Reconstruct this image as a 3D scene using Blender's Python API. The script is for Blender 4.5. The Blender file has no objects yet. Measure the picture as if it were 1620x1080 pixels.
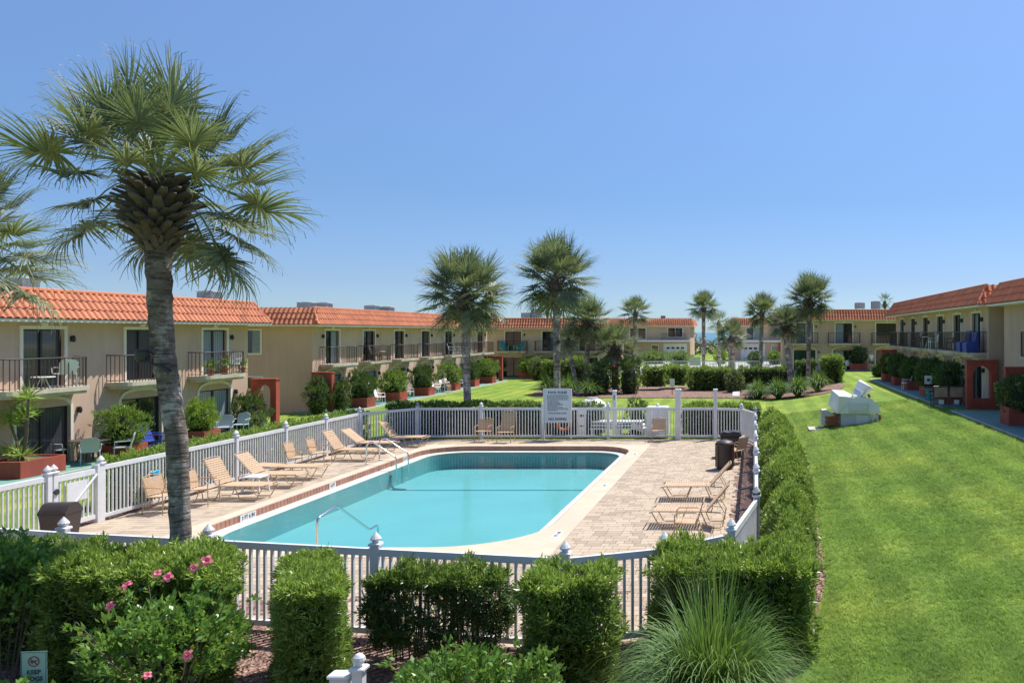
import bpy, math, random
import numpy as np
from mathutils import Vector, Matrix, Quaternion

random.seed(7); RNG = np.random.default_rng(11)
PI = math.pi
S = bpy.context.scene
C = S.collection

# ------------------------------------------------------------------ camera, sky, sun
CAMH = 4.35; FPX = 1300.0            # eye height, focal length in pixels of the 1620 px wide picture
cam_data = bpy.data.cameras.new('camera'); cam = bpy.data.objects.new('camera', cam_data); C.objects.link(cam)
cam.location = (0, 0, CAMH); cam.rotation_euler = (PI/2, 0, 0)
cam_data.sensor_width = 36; cam_data.lens = FPX/1620*36
cam_data.shift_x = -380/1620; cam_data.shift_y = -14/1620
cam_data.clip_start = .1; cam_data.clip_end = 60000
S.camera = cam
SUNV = Vector((.37, .45, 1.0)).normalized()
world = bpy.data.worlds.new('World'); S.world = world; world.use_nodes = True
wn = world.node_tree; wn.nodes.clear()
sky = wn.nodes.new('ShaderNodeTexSky'); sky.sky_type = 'NISHITA'; sky.sun_disc = False
sky.sun_elevation = math.asin(SUNV.z); sky.sun_rotation = math.atan2(SUNV.x, SUNV.y)
sky.altitude = 0; sky.air_density = 1.0; sky.dust_density = .35; sky.ozone_density = 1.6
bg = wn.nodes.new('ShaderNodeBackground'); bg.inputs['Strength'].default_value = .142
wo = wn.nodes.new('ShaderNodeOutputWorld')
# clear polarised sky: the same all round, deeper blue than the model towards the horizon; unseen overhead part kept brighter as added fill light
tc = wn.nodes.new('ShaderNodeTexCoord'); sx = wn.nodes.new('ShaderNodeSeparateXYZ'); wn.links.new(tc.outputs['Generated'], sx.inputs[0])
cr = wn.nodes.new('ShaderNodeValToRGB'); el = cr.color_ramp.elements
for i, (p_, c_) in enumerate(((0.0, (.35, .50, .76)), (.06, (.325, .41, .62)), (.16, (.345, .445, .60)), (.27, (.46, .55, .69)), (.37, (.56, .63, .76)), (1, (.84, .88, .95)))):
    e = el[i] if i < 2 else el.new(.5); e.position = p_; e.color = (*c_, 1)
mx = wn.nodes.new('ShaderNodeMix'); mx.data_type = 'RGBA'; mx.blend_type = 'MULTIPLY'; mx.inputs[0].default_value = 1
wn.links.new(sx.outputs[2], cr.inputs[0]); wn.links.new(sky.outputs[0], mx.inputs[6]); wn.links.new(cr.outputs[0], mx.inputs[7])
wn.links.new(mx.outputs[2], bg.inputs['Color']); wn.links.new(bg.outputs[0], wo.inputs['Surface'])
sd = bpy.data.lights.new('sun', 'SUN'); sd.energy = 4.2; sd.angle = math.radians(.53); sd.color = (1, .955, .89)
sun = bpy.data.objects.new('sun', sd); C.objects.link(sun); sun.rotation_euler = SUNV.to_track_quat('Z', 'Y').to_euler()
sun.location = (10, 10, 40)
S.view_settings.view_transform = 'Standard'; S.view_settings.look = 'None'
S.view_settings.exposure = .54; S.view_settings.gamma = 1; S.view_settings.use_curve_mapping = False
S.render.engine = 'CYCLES'
S.cycles.max_bounces = 6; S.cycles.transparent_max_bounces = 12; S.cycles.diffuse_bounces = 3
S.cycles.glossy_bounces = 3; S.cycles.caustics_reflective = False; S.cycles.caustics_refractive = False

# ------------------------------------------------------------------ helpers
def at(px, py, z=0.0):
    """ground point seen at a pixel of the 1620x1080 picture"""
    y = (CAMH-z)*FPX/(py-526); return (px-1190)*y/FPX, y
def sm(t): t = np.clip(t, 0, 1); return t*t*(3-2*t)
def ground_z(x, y):
    q = (np.asarray(x, float)-1.0)/7.2; a = .83*(.25*sm(q)+.75*np.clip(q, 0, 1)); b = .45*sm((np.asarray(y, float)-75)/30)
    return a + b*(1-a/.83)
def ordn(n): return ['nearest', 'second', 'third', 'fourth', 'fifth', 'sixth', 'seventh', 'eighth', 'ninth', 'tenth', 'eleventh', 'twelfth'][n]

def new_mat(name):
    m = bpy.data.materials.new(name); m.use_nodes = True
    nt = m.node_tree; return m, nt, nt.nodes['Principled BSDF'], nt.nodes['Material Output']
def node(nt, t, **kw):
    n = nt.nodes.new(t)
    for k, v in kw.items(): setattr(n, k, v)
    return n
def noise(nt, scale, detail=4, vec=None, rough=.55):
    n = node(nt, 'ShaderNodeTexNoise'); n.inputs['Scale'].default_value = scale
    n.inputs['Detail'].default_value = detail; n.inputs['Roughness'].default_value = rough
    if vec is not None: nt.links.new(vec, n.inputs['Vector'])
    return n
def ramp(nt, fac, stops):
    r = node(nt, 'ShaderNodeValToRGB'); e = r.color_ramp.elements
    while len(e) < len(stops): e.new(.5)
    for i, (p, c) in enumerate(stops): e[i].position = p; e[i].color = (*c, 1)
    nt.links.new(fac, r.inputs[0]); return r
def mix(nt, fac, a, b, blend='MIX'):
    n = node(nt, 'ShaderNodeMix', data_type='RGBA', blend_type=blend)
    for sock, v in ((n.inputs[0], fac), (n.inputs[6], a), (n.inputs[7], b)):
        if isinstance(v, (int, float)): sock.default_value = v
        elif isinstance(v, tuple): sock.default_value = (*v, 1)
        else: nt.links.new(v, sock)
    return n.outputs[2]
def math_(nt, op, a, b=None):
    n = node(nt, 'ShaderNodeMath', operation=op)
    for i, v in enumerate((a, b)):
        if v is None: continue
        if isinstance(v, (int, float)): n.inputs[i].default_value = v
        else: nt.links.new(v, n.inputs[i])
    return n.outputs[0]
def pos(nt, space='w'):
    if space == 'w': return node(nt, 'ShaderNodeNewGeometry').outputs['Position']
    return node(nt, 'ShaderNodeTexCoord').outputs['Object']
def bump(nt, bs, height, strength=.3, dist=.02):
    b = node(nt, 'ShaderNodeBump'); b.inputs['Strength'].default_value = strength; b.inputs['Distance'].default_value = dist
    nt.links.new(height, b.inputs['Height']); nt.links.new(b.outputs[0], bs.inputs['Normal']); return b

def patches(nt, p, c):
    """broad mown turf variation shared by the soil sheet and the blades"""
    a = noise(nt, .22, 6, p, .62); b = noise(nt, .9, 5, p, .7)
    c = mix(nt, 1, c, ramp(nt, a.outputs[0], [(.32, (.7, .86, .75)), (.5, (.97, 1, .97)), (.66, (1.34, 1.15, 1.1))]).outputs[0], 'MULTIPLY')
    c = mix(nt, 1, c, ramp(nt, b.outputs[0], [(.3, (.74, .82, .78)), (.52, (1, 1, 1)), (.72, (1.2, 1.14, 1.25))]).outputs[0], 'MULTIPLY')
    w = node(nt, 'ShaderNodeTexWave', wave_type='BANDS', bands_direction='X'); w.inputs['Scale'].default_value = .28; w.inputs['Distortion'].default_value = 1.6; w.inputs['Detail'].default_value = 2; nt.links.new(p, w.inputs['Vector'])
    return mix(nt, 1, c, ramp(nt, w.outputs[0], [(.3, (.86, .89, .86)), (.7, (1.10, 1.08, 1.06))]).outputs[0], 'MULTIPLY')
def M(name, col, rough=.6, metal=0, var=.12, ns=2.0, bmp=0, bs=40, isl=0, spec=.5, trans=0, col2=None, coat=0, space='w', dist=.01, col2b=0, streak=0):
    """plain procedural material: colour varied by noise and by piece, fine relief, optional translucency"""
    m, nt, b, out = new_mat(name); p = pos(nt, space)
    n = noise(nt, ns, 5, p)
    lo = tuple(max(0, c*(1-var)) for c in col); hi = tuple(min(1, c*(1+var)) for c in col)
    c = ramp(nt, n.outputs[0], [(.3, lo), (.7, hi)]).outputs[0]
    if isl:
        g = node(nt, 'ShaderNodeNewGeometry'); oi = node(nt, 'ShaderNodeObjectInfo')
        f = math_(nt, 'FRACT', math_(nt, 'ADD', g.outputs['Random Per Island'], oi.outputs['Random']))
        c2 = col2 or tuple(min(1, v*1.7) for v in col)
        r = ramp(nt, f, [(0, tuple(v*(1-isl) for v in col)), (.55, col), (1, tuple(a*(1-isl)+q*isl for a, q in zip(col, c2)))])
        c = mix(nt, .6, c, r.outputs[0])
    elif col2:
        n2 = noise(nt, ns*.23, 6, p); f = ramp(nt, n2.outputs[0], [(.45, (0, 0, 0)), (.62, (1, 1, 1))])
        c = mix(nt, f.outputs[0], c, col2)
    if col2b:      # broad yellowish and deep green patches
        c = patches(nt, p, c)
    nt.links.new(c, b.inputs['Base Color'])
    b.inputs['Roughness'].default_value = rough; b.inputs['Metallic'].default_value = metal
    b.inputs['Specular IOR Level'].default_value = spec; b.inputs['Coat Weight'].default_value = coat
    if streak:     # rain marks running down the wall
        mp = node(nt, 'ShaderNodeMapping'); mp.inputs['Scale'].default_value = (1, 1, .12); nt.links.new(p, mp.inputs[0]); sn = noise(nt, 2.6, 5, mp.outputs[0], .7)
        c = mix(nt, streak, c, mix(nt, 1, c, ramp(nt, sn.outputs[0], [(.42, (1, 1, 1)), (.62, (.80, .78, .76)), (.8, (.66, .63, .6))]).outputs[0], 'MULTIPLY')); nt.links.new(c, b.inputs['Base Color'])
    if bmp:
        n3 = noise(nt, bs, 4, p); bump(nt, b, n3.outputs[0], bmp, dist)
    if trans:
        t = node(nt, 'ShaderNodeBsdfTranslucent'); nt.links.new(mix(nt, .35, c, (.55, .75, .12)), t.inputs[0])
        ms = node(nt, 'ShaderNodeMixShader'); ms.inputs[0].default_value = trans
        nt.links.new(b.outputs[0], ms.inputs[1]); nt.links.new(t.outputs[0], ms.inputs[2]); nt.links.new(ms.outputs[0], out.inputs[0])
    return m

MT = {}
MT['white'] = M('white vinyl', (.74, .74, .745), .42, var=.07, ns=3, streak=.22)
MT['trim'] = M('cream trim paint', (.82, .75, .63), .6, var=.06, ns=2, bmp=.1)
MT['stucco'] = M('tan stucco', (.64, .455, .335), .9, var=.09, ns=.8, bmp=.25, bs=60, col2=(.57, .40, .295), streak=.35)
MT['stucco_pale'] = M('beige stucco', (.64, .50, .33), .9, var=.07, ns=.8, bmp=.25, bs=60)
MT['slab'] = M('balcony plaster', (.60, .54, .42), .85, streak=.8, var=.12, ns=2.5, bmp=.2, bs=50, col2=(.46, .4, .3))
MT['tile'] = M('terracotta tile', (.62, .20, .085), .66, var=.2, ns=1.3, isl=.32, col2=(.85, .36, .17), bmp=.15, bs=30)
MT['tile_base'] = M('roof underlay', (.42, .13, .06), .8, var=.2)
MT['chairwhite'] = M('white resin chair', (.86, .84, .80), .4, var=.03, trans=.0)
MT['roof_flat'] = M('roof membrane', (.6, .58, .55), .9)
MT['red'] = M('red painted stucco', (.44, .085, .05), .75, streak=.7, var=.14, ns=2.5, bmp=.25, bs=45, col2=(.34, .07, .05))
MT['rail'] = M('brown balcony metal', (.065, .048, .042), .5, var=.2)
MT['dark'] = M('dark metal', (.035, .033, .035), .45, var=.2)
MT['ac'] = M('grey condenser steel', (.34, .36, .36), .6, metal=0, var=.15, ns=4)
MT['ac_dark'] = M('condenser grille', (.17, .18, .18), .6, var=.1)
MT['patio'] = M('green painted patio', (.13, .32, .25), .7, var=.12, ns=1.2, bmp=.1, bs=30, col2=(.18, .36, .29))
MT['patio_r'] = M('blue green painted patio', (.12, .25, .26), .7, var=.12, ns=1.2, bmp=.1, bs=30)
MT['strap'] = M('tan vinyl strap', (.63, .42, .25), .5, var=.08, isl=.15, col2=(.7, .5, .33))
MT['tanmetal'] = M('tan powder coated tube', (.50, .35, .21), .4, var=.06)
MT['brownbin'] = M('brown plastic bin', (.055, .038, .032), .5, var=.15)
MT['steel'] = M('stainless tube', (.7, .7, .7), .18, metal=1, var=.05)
MT['cream'] = M('cream cool deck', (.60, .49, .36), .85, var=.1, ns=1.3, bmp=.25, bs=70, col2=(.56, .45, .34))
MT['ledge'] = M('pale pool gutter', (.62, .61, .54), .5, var=.1, ns=2.5, col2=(.58, .58, .5))
MT['brick'] = M('pool edge brick', (.42, .20, .14), .6, var=.12, ns=8, isl=.3, col2=(.45, .24, .17))
MT['joint'] = M('sand joint', (.42, .34, .26), .95, var=.15, ns=12)
MT['paver'] = M('blended paver', (.47, .37, .265), .9, var=.1, ns=1.5, isl=.36, col2=(.72, .6, .45), bmp=.35, bs=90)
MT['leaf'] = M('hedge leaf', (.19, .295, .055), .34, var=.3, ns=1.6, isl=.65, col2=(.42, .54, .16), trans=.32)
MT['leaf_hi'] = M('fresh sunlit hedge leaf', (.32, .45, .07), .4, var=.25, ns=2.0, isl=.5, col2=(.46, .58, .16), trans=.28)  # fresh green that also carries the sunlit brightness of hedge tops in its colour
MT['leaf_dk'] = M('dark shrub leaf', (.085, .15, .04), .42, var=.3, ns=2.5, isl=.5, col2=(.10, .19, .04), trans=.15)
MT['leaf_big'] = M('hibiscus leaf', (.13, .27, .045), .34, var=.3, ns=3, isl=.6, col2=(.34, .52, .10), trans=.3)
MT['leaf_var'] = M('variegated leaf', (.2, .25, .1), .5, var=.3, ns=3, isl=.6, col2=(.45, .48, .25), trans=.2)
MT['frond'] = M('palm frond', (.18, .215, .115), .5, var=.25, ns=1.2, isl=.6, col2=(.60, .61, .44), trans=.22)
MT['petiole'] = M('palm petiole', (.2, .26, .09), .5, var=.2)
MT['deadfrond'] = M('dry palm fibre', (.34, .25, .15), .9, var=.3, isl=.4)
MT['boot'] = M('palm boot', (.115, .09, .075), .9, var=.35, ns=6, isl=.55, col2=(.30, .25, .21), bmp=.5, bs=40)
MT['twig'] = M('twig bark', (.16, .12, .085), .9, var=.2)
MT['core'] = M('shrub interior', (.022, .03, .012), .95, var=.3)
MT['blade'] = M('ornamental grass blade', (.12, .225, .045), .6, var=.25, ns=3, isl=.4, col2=(.27, .40, .10), trans=.25)
MT['flower'] = M('pink petal', (.78, .17, .24), .5, var=.15, trans=.1)
MT['redflower'] = M('red petal', (.6, .06, .04), .5, var=.15)
MT['yellowleaf'] = M('yellowed leaf', (.55, .42, .05), .5, var=.2)
MT['soil'] = M('planter soil', (.10, .07, .05), .95)
MT['concrete'] = M('concrete', (.5, .48, .45), .9, var=.12, ns=3, bmp=.2)
MT['teal'] = M('teal plastic', (.03, .42, .42), .4, var=.06)
MT['blue'] = M('blue plastic', (.03, .06, .32), .45, var=.1)
MT['cyan'] = M('cyan towel', (.05, .42, .62), .8, var=.1)
MT['greychair'] = M('pale grey sling chair', (.42, .48, .5), .5, var=.06)
MT['signface'] = M('sign face', (.68, .69, .71), .45, var=.04)
MT['ink'] = M('sign ink', (.05, .05, .07), .6, var=.1)
MT['green_sign'] = M('pale green sign', (.30, .44, .42), .5, var=.06)
MT['signred'] = M('sign red', (.3, .05, .05), .6)
MT['orange'] = M('orange life ring', (.7, .16, .05), .5)
MT['skin'] = M('skin', (.55, .33, .24), .55, var=.05)
MT['shirt'] = M('white shirt', (.75, .74, .7), .85)
MT['shorts'] = M('dark shorts', (.05, .055, .08), .85)
MT['hair'] = M('grey hair', (.25, .22, .19), .8)
MT['wood'] = M('weathered boardwalk wood', (.36, .25, .17), .85, var=.2, ns=3)
MT['rust'] = M('rust coloured rail', (.42, .16, .08), .8)
MT['brickwall'] = M('orange brick', (.40, .13, .06), .8, var=.2, ns=5, isl=.3, bmp=.3)
MT['dunegreen'] = M('dune shrub leaf', (.13, .19, .05), .6, var=.3, ns=1, isl=.5, col2=(.3, .36, .1))
MT['fibre'] = M('white fibreglass', (.87, .87, .88), .4, streak=.25, var=.07, ns=1.5)
MT['fibre_grey'] = M('pale grey panel', (.62, .64, .67), .5, var=.1, ns=2)

def glass(name, col, rough=.06, fold=0):
    m, nt, b, out = new_mat(name); p = pos(nt, 'o')
    if fold:
        w = node(nt, 'ShaderNodeTexWave', wave_type='BANDS', bands_direction='X'); w.inputs['Scale'].default_value = 2.6
        w.inputs['Distortion'].default_value = 1.2; nt.links.new(p, w.inputs['Vector'])
        nt.links.new(ramp(nt, w.outputs[0], [(.1, tuple(c*.62 for c in col)), (.8, col)]).outputs[0], b.inputs['Base Color'])
    else:
        n = noise(nt, .8, 3, p); nt.links.new(ramp(nt, n.outputs[0], [(.3, tuple(c*.5 for c in col)), (.75, tuple(c*1.5 for c in col))]).outputs[0], b.inputs['Base Color'])
    b.inputs['Roughness'].default_value = .5 if fold else rough
    b.inputs['Coat Weight'].default_value = .8; b.inputs['Coat Roughness'].default_value = .04
    return m
MT['glass'] = glass('dark window glass', (.014, .016, .02))
MT['glass_g'] = glass('green tinted window glass', (.012, .04, .04))
MT['curtain'] = glass('drawn curtain behind glass', (.30, .36, .38), fold=1)
MT['tealcurtain'] = glass('teal curtain behind glass', (.05, .2, .2), fold=1)
MT['blinds'] = glass('dark vertical blinds behind glass', (.05, .05, .055), fold=1)

# -- setting materials
def lawn_mat():
    m, nt, b, out = new_mat('mown lawn'); p = pos(nt)
    big = noise(nt, .35, 6, p, .65); mid = noise(nt, 2.2, 6, p, .7); fine = noise(nt, 26, 5, p, .75)
    mp = node(nt, 'ShaderNodeMapping'); mp.inputs['Scale'].default_value = (10, 55, 10); nt.links.new(p, mp.inputs[0])
    blade = noise(nt, 1.6, 3, mp.outputs[0], .7)
    c1 = ramp(nt, big.outputs[0], [(.28, (.17, .27, .04)), (.5, (.27, .35, .055)), (.72, (.44, .43, .09))]).outputs[0]
    c2 = ramp(nt, mid.outputs[0], [(.32, (.13, .24, .04)), (.6, (.27, .36, .06)), (.78, (.44, .44, .12))]).outputs[0]
    c = mix(nt, .5, c1, c2)
    sh = ramp(nt, fine.outputs[0], [(.34, (.35, .42, .3)), (.56, (1.15, 1.15, 1.05))]).outputs[0]
    c = patches(nt, p, mix(nt, .8, c, sh, 'MULTIPLY'))
    nt.links.new(c, b.inputs['Base Color']); b.inputs['Roughness'].default_value = .9; b.inputs['Specular IOR Level'].default_value = .2
    s = math_(nt, 'ADD', fine.outputs[0], blade.outputs[0]); bump(nt, b, s, .6, .05)
    return m
MT['lawn'] = lawn_mat()
MT['lawnblade'] = M('lawn blade', (.305, .435, .10), .7, var=.3, ns=.7, isl=.5, col2=(.62, .66, .33), trans=.4, spec=.2, col2b=1)
def mulch_mat():
    m, nt, b, out = new_mat('red brown bark mulch'); p = pos(nt)
    v = node(nt, 'ShaderNodeTexVoronoi'); v.inputs['Scale'].default_value = 22; nt.links.new(p, v.inputs['Vector'])
    n = noise(nt, 3, 5, p)
    c = ramp(nt, v.outputs['Color'], [(.1, (.10, .055, .04)), (.5, (.28, .16, .12)), (.9, (.50, .35, .28))]).outputs[0]
    c = mix(nt, .5, c, ramp(nt, n.outputs[0], [(.3, (.5, .5, .5)), (.7, (1.2, 1.1, 1.1))]).outputs[0], 'MULTIPLY')
    nt.links.new(c, b.inputs['Base Color']); b.inputs['Roughness'].default_value = .95
    bump(nt, b, v.outputs['Distance'], .9, .04); return m
MT['mulch'] = mulch_mat()
def water_mat():
    m, nt, b, out = new_mat('pool water'); nt.nodes.remove(b); p = pos(nt)
    mp = node(nt, 'ShaderNodeMapping'); mp.inputs['Scale'].default_value = (1, 1.0, 1); nt.links.new(p, mp.inputs[0])
    n = noise(nt, 3.2, 4, mp.outputs[0], .5); n2 = noise(nt, 14, 3, mp.outputs[0], .5)
    h = math_(nt, 'ADD', n.outputs[0], math_(nt, 'MULTIPLY', n2.outputs[0], .25))
    bp = node(nt, 'ShaderNodeBump'); bp.inputs['Strength'].default_value = .13; bp.inputs['Distance'].default_value = .05
    nt.links.new(h, bp.inputs['Height'])
    tr = node(nt, 'ShaderNodeBsdfTransparent'); tr.inputs[0].default_value = (.76, .965, .96, 1)
    gl = node(nt, 'ShaderNodeBsdfGlossy'); gl.inputs['Roughness'].default_value = .03; nt.links.new(bp.outputs[0], gl.inputs['Normal'])
    fr = node(nt, 'ShaderNodeFresnel'); fr.inputs[0].default_value = 1.33; nt.links.new(bp.outputs[0], fr.inputs['Normal'])
    ms = node(nt, 'ShaderNodeMixShader'); nt.links.new(math_(nt, 'MULTIPLY', fr.outputs[0], .62), ms.inputs[0])
    nt.links.new(tr.outputs[0], ms.inputs[1]); nt.links.new(gl.outputs[0], ms.inputs[2]); nt.links.new(ms.outputs[0], out.inputs[0])
    return m
MT['water'] = water_mat()
MT['plaster'] = M('aqua pool plaster', (.185, .435, .455), .7, var=.05, ns=.5, bmp=.1, bs=5)
MT['linetile'] = M('dark pool line tile', (.03, .2, .25), .5)
def sea_mat():
    m, nt, b, out = new_mat('sea water'); p = pos(nt)
    n = noise(nt, .01, 5, p); nt.links.new(ramp(nt, n.outputs[0], [(.3, (.05, .17, .2)), (.7, (.08, .22, .26))]).outputs[0], b.inputs['Base Color'])
    b.inputs['Roughness'].default_value = .35; n2 = noise(nt, .5, 4, p); bump(nt, b, n2.outputs[0], .4, .5); return m
MT['sea'] = sea_mat()
MT['sand'] = M('dune sand', (.5, .43, .32), .95, var=.15, ns=.3)
def trunk_mat(k=1.0):
    m, nt, b, out = new_mat('palm trunk bark'); p = pos(nt, 'o')
    mp = node(nt, 'ShaderNodeMapping'); mp.inputs['Scale'].default_value = (3, 3, 22); nt.links.new(p, mp.inputs[0])
    rings = noise(nt, 1.3, 5, mp.outputs[0], .65); blot = noise(nt, 2.4, 6, p, .7); fine = noise(nt, 45, 3, p, .6)
    c = ramp(nt, blot.outputs[0], [(q_, tuple(v*k for v in c_)) for q_, c_ in ((.32, (.11, .09, .075)), (.5, (.215, .178, .15)), (.62, (.54, .49, .44)))]).outputs[0]
    c2 = ramp(nt, rings.outputs[0], [(.38, (.3, .28, .26)), (.52, (1.05, 1.05, 1.05))]).outputs[0]
    c = mix(nt, .9, c, c2, 'MULTIPLY')
    nt.links.new(c, b.inputs['Base Color']); b.inputs['Roughness'].default_value = .95
    h = math_(nt, 'ADD', math_(nt, 'MULTIPLY', rings.outputs[0], 1.4), math_(nt, 'MULTIPLY', fine.outputs[0], .5)); bump(nt, b, h, .85, .04)
    return m
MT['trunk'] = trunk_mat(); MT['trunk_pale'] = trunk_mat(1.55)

class MB:
    """collects polygons and links them as ONE mesh object"""
    def __init__(s): s.v = []; s.f = []; s.mi = []; s.m = 0
    def poly(s, pts):
        n = len(s.v); s.v += [tuple(p) for p in pts]; s.f.append(tuple(range(n, n+len(pts)))); s.mi.append(s.m); return s
    def add(s, vs, fs):
        n = len(s.v); s.v += [tuple(p) for p in vs]
        for f in fs: s.f.append(tuple(i+n for i in f)); s.mi.append(s.m)
        return s
    def box(s, x0, x1, y0, y1, z0, z1):
        v = [(x, y, z) for z in (z0, z1) for y in (y0, y1) for x in (x0, x1)]
        return s.add(v, [(0, 2, 3, 1), (4, 5, 7, 6), (0, 1, 5, 4), (2, 6, 7, 3), (0, 4, 6, 2), (1, 3, 7, 5)])
    def bbox(s, x0, x1, y0, y1, z0, z1, b=.01):
        """box with chamfered upper and vertical edges"""
        def ring(x0, x1, y0, y1, z, b): return [(x0+b, y0, z), (x1-b, y0, z), (x1, y0+b, z), (x1, y1-b, z), (x1-b, y1, z), (x0+b, y1, z), (x0, y1-b, z), (x0, y0+b, z)]
        r = ring(x0, x1, y0, y1, z0, b) + ring(x0, x1, y0, y1, z1-b, b) + ring(x0+b, x1-b, y0+b, y1-b, z1, b)
        f = [tuple(range(7, -1, -1)), tuple(range(16, 24))]
        for k in (0, 8): f += [(k+i, k+(i+1) % 8, k+8+(i+1) % 8, k+8+i) for i in range(8)]
        return s.add(r, f)
    def tube(s, pts, r, n=6, closed=False):
        P = [Vector(p) for p in pts]; rr = r if isinstance(r, (list, tuple)) else [r]*len(P); N = len(P); base = len(s.v); ref = None
        for i, p in enumerate(P):
            if closed: t = (P[(i+1) % N]-P[i-1]).normalized()
            else: t = (P[min(i+1, N-1)]-P[max(i-1, 0)]).normalized()
            if ref is None: ref = Vector((0, 0, 1)) if abs(t.z) < .9 else Vector((1, 0, 0))
            a = (ref - t*ref.dot(t)).normalized(); ref = a; c = t.cross(a)
            for k in range(n):
                an = 2*PI*k/n; s.v.append(tuple(p + (a*math.cos(an)+c*math.sin(an))*rr[i]))
        for i in range(N if closed else N-1):
            j = (i+1) % N
            for k in range(n): s.f.append((base+i*n+k, base+j*n+k, base+j*n+(k+1) % n, base+i*n+(k+1) % n)); s.mi.append(s.m)
        if not closed:
            s.f.append(tuple(base+k for k in range(n))); s.mi.append(s.m)
            s.f.append(tuple(base+(N-1)*n+k for k in reversed(range(n)))); s.mi.append(s.m)
        return s
    def lathe(s, prof, cx=0, cy=0, n=16, rot=0):
        base = len(s.v)
        for r, z in prof:
            for k in range(n): a = 2*PI*k/n+rot; s.v.append((cx+r*math.cos(a), cy+r*math.sin(a), z))
        for i in range(len(prof)-1):
            for k in range(n): s.f.append((base+i*n+k, base+i*n+(k+1) % n, base+(i+1)*n+(k+1) % n, base+(i+1)*n+k)); s.mi.append(s.m)
        s.f.append(tuple(base+k for k in reversed(range(n)))); s.mi.append(s.m)
        s.f.append(tuple(base+(len(prof)-1)*n+k for k in range(n))); s.mi.append(s.m)
        return s
    def prism(s, poly, axis, a, b):
        """extrude a 2D polygon: axis 'y' -> poly in (x,z), 'x' -> (y,z), 'z' -> (x,y)"""
        def P(q, t): return {'y': (q[0], t, q[1]), 'x': (t, q[0], q[1]), 'z': (q[0], q[1], t)}[axis]
        n = len(poly); vs = [P(q, a) for q in poly]+[P(q, b) for q in poly]
        return s.add(vs, [tuple(range(n)), tuple(range(2*n-1, n-1, -1))]+[(i, i+n, (i+1) % n+n, (i+1) % n) for i in range(n)])
    def mesh(s, name, mats, smooth=False):
        me = bpy.data.meshes.new(name); me.from_pydata(s.v, [], s.f)
        for m in (mats if isinstance(mats, (list, tuple)) else [mats]): me.materials.append(MT[m] if isinstance(m, str) else m)
        if any(s.mi): me.polygons.foreach_set('material_index', s.mi)
        if smooth: me.polygons.foreach_set('use_smooth', [True]*len(s.f)); 
        me.update(); return me
    def build(s, name, mats, parent=None, loc=(0, 0, 0), rz=0, smooth=False, **tags):
        return put(s.mesh(name, mats, smooth), name, parent, loc, rz, **tags)

def put(me, name, parent=None, loc=(0, 0, 0), rz=0, **tags):
    o = bpy.data.objects.new(name, me); C.objects.link(o); o.location = loc
    if rz: o.rotation_euler = (0, 0, rz)
    if parent is not None: o.parent = parent
    for k, v in tags.items():
        if v is not None: o[k] = v
    return o
def thing(name, label, cat, loc=(0, 0, 0), rz=0, group=None):
    o = bpy.data.objects.new(name, None); C.objects.link(o); o.location = loc; o.rotation_euler = (0, 0, rz); o.empty_display_size = .2
    o['label'] = label; o['category'] = cat
    if group: o['group'] = group
    return o
def kids(o): return list(KID.get(o.name, []))
def dup(root, loc, rz, label, group=None, scale=None):
    def cp(o, parent):
        c = o.copy(); C.objects.link(c)
        if parent is not None: c.parent = parent
        for ch in [x for x in o.children]: cp(ch, c)
        return c
    r = cp(root, None); r.location = loc; r.rotation_euler = (0, 0, rz); r['label'] = label
    if group: r['group'] = group
    if scale: r.scale = (scale,)*3 if not isinstance(scale, tuple) else scale
    return r
def np_mesh(name, V, F, mats, mi=None, smooth=False):
    """fast mesh from numpy arrays; F is (m,k)"""
    V = np.ascontiguousarray(V, np.float32); F = np.ascontiguousarray(F, np.int32); m, k = F.shape
    me = bpy.data.meshes.new(name); me.vertices.add(len(V)); me.vertices.foreach_set('co', V.ravel())
    me.loops.add(m*k); me.loops.foreach_set('vertex_index', F.ravel())
    me.polygons.add(m); me.polygons.foreach_set('loop_start', np.arange(0, m*k, k, dtype=np.int32))
    for q in (mats if isinstance(mats, (list, tuple)) else [mats]): me.materials.append(MT[q])
    if mi is not None: me.polygons.foreach_set('material_index', np.asarray(mi, np.int32))
    if smooth: me.polygons.foreach_set('use_smooth', np.ones(m, bool))
    me.update(calc_edges=True); return me
def unit(a): return a/np.maximum(np.linalg.norm(a, axis=-1, keepdims=True), 1e-9)
def leaves(P, N, k, L, W, spread=.8, up=.35, jit=.03):
    """k diamond leaves at each point P, fanning about N"""
    n = len(P); P = np.repeat(P, k, 0); N = np.repeat(N, k, 0); m = n*k
    d = unit(N + RNG.normal(size=(m, 3))*spread + np.array([0, 0, up]))
    s = unit(np.cross(d, RNG.normal(size=(m, 3)))); l = L*RNG.uniform(.65, 1.25, (m, 1)); w = W*RNG.uniform(.7, 1.2, (m, 1))
    p = P + RNG.normal(size=(m, 3))*jit; nn = np.cross(d, s)
    mid = p+d*l*.45+nn*l*.06
    V = np.stack([p, mid-s*w*.5, p+d*l-nn*l*.08, mid+s*w*.5], 1).reshape(-1, 3)
    return V, np.arange(m*4).reshape(-1, 4)
def join_np(parts):
    Vs, Fs, n = [], [], 0
    for V, F in parts: Vs.append(V); Fs.append(F+n); n += len(V)
    return np.concatenate(Vs), np.concatenate(Fs)
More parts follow.
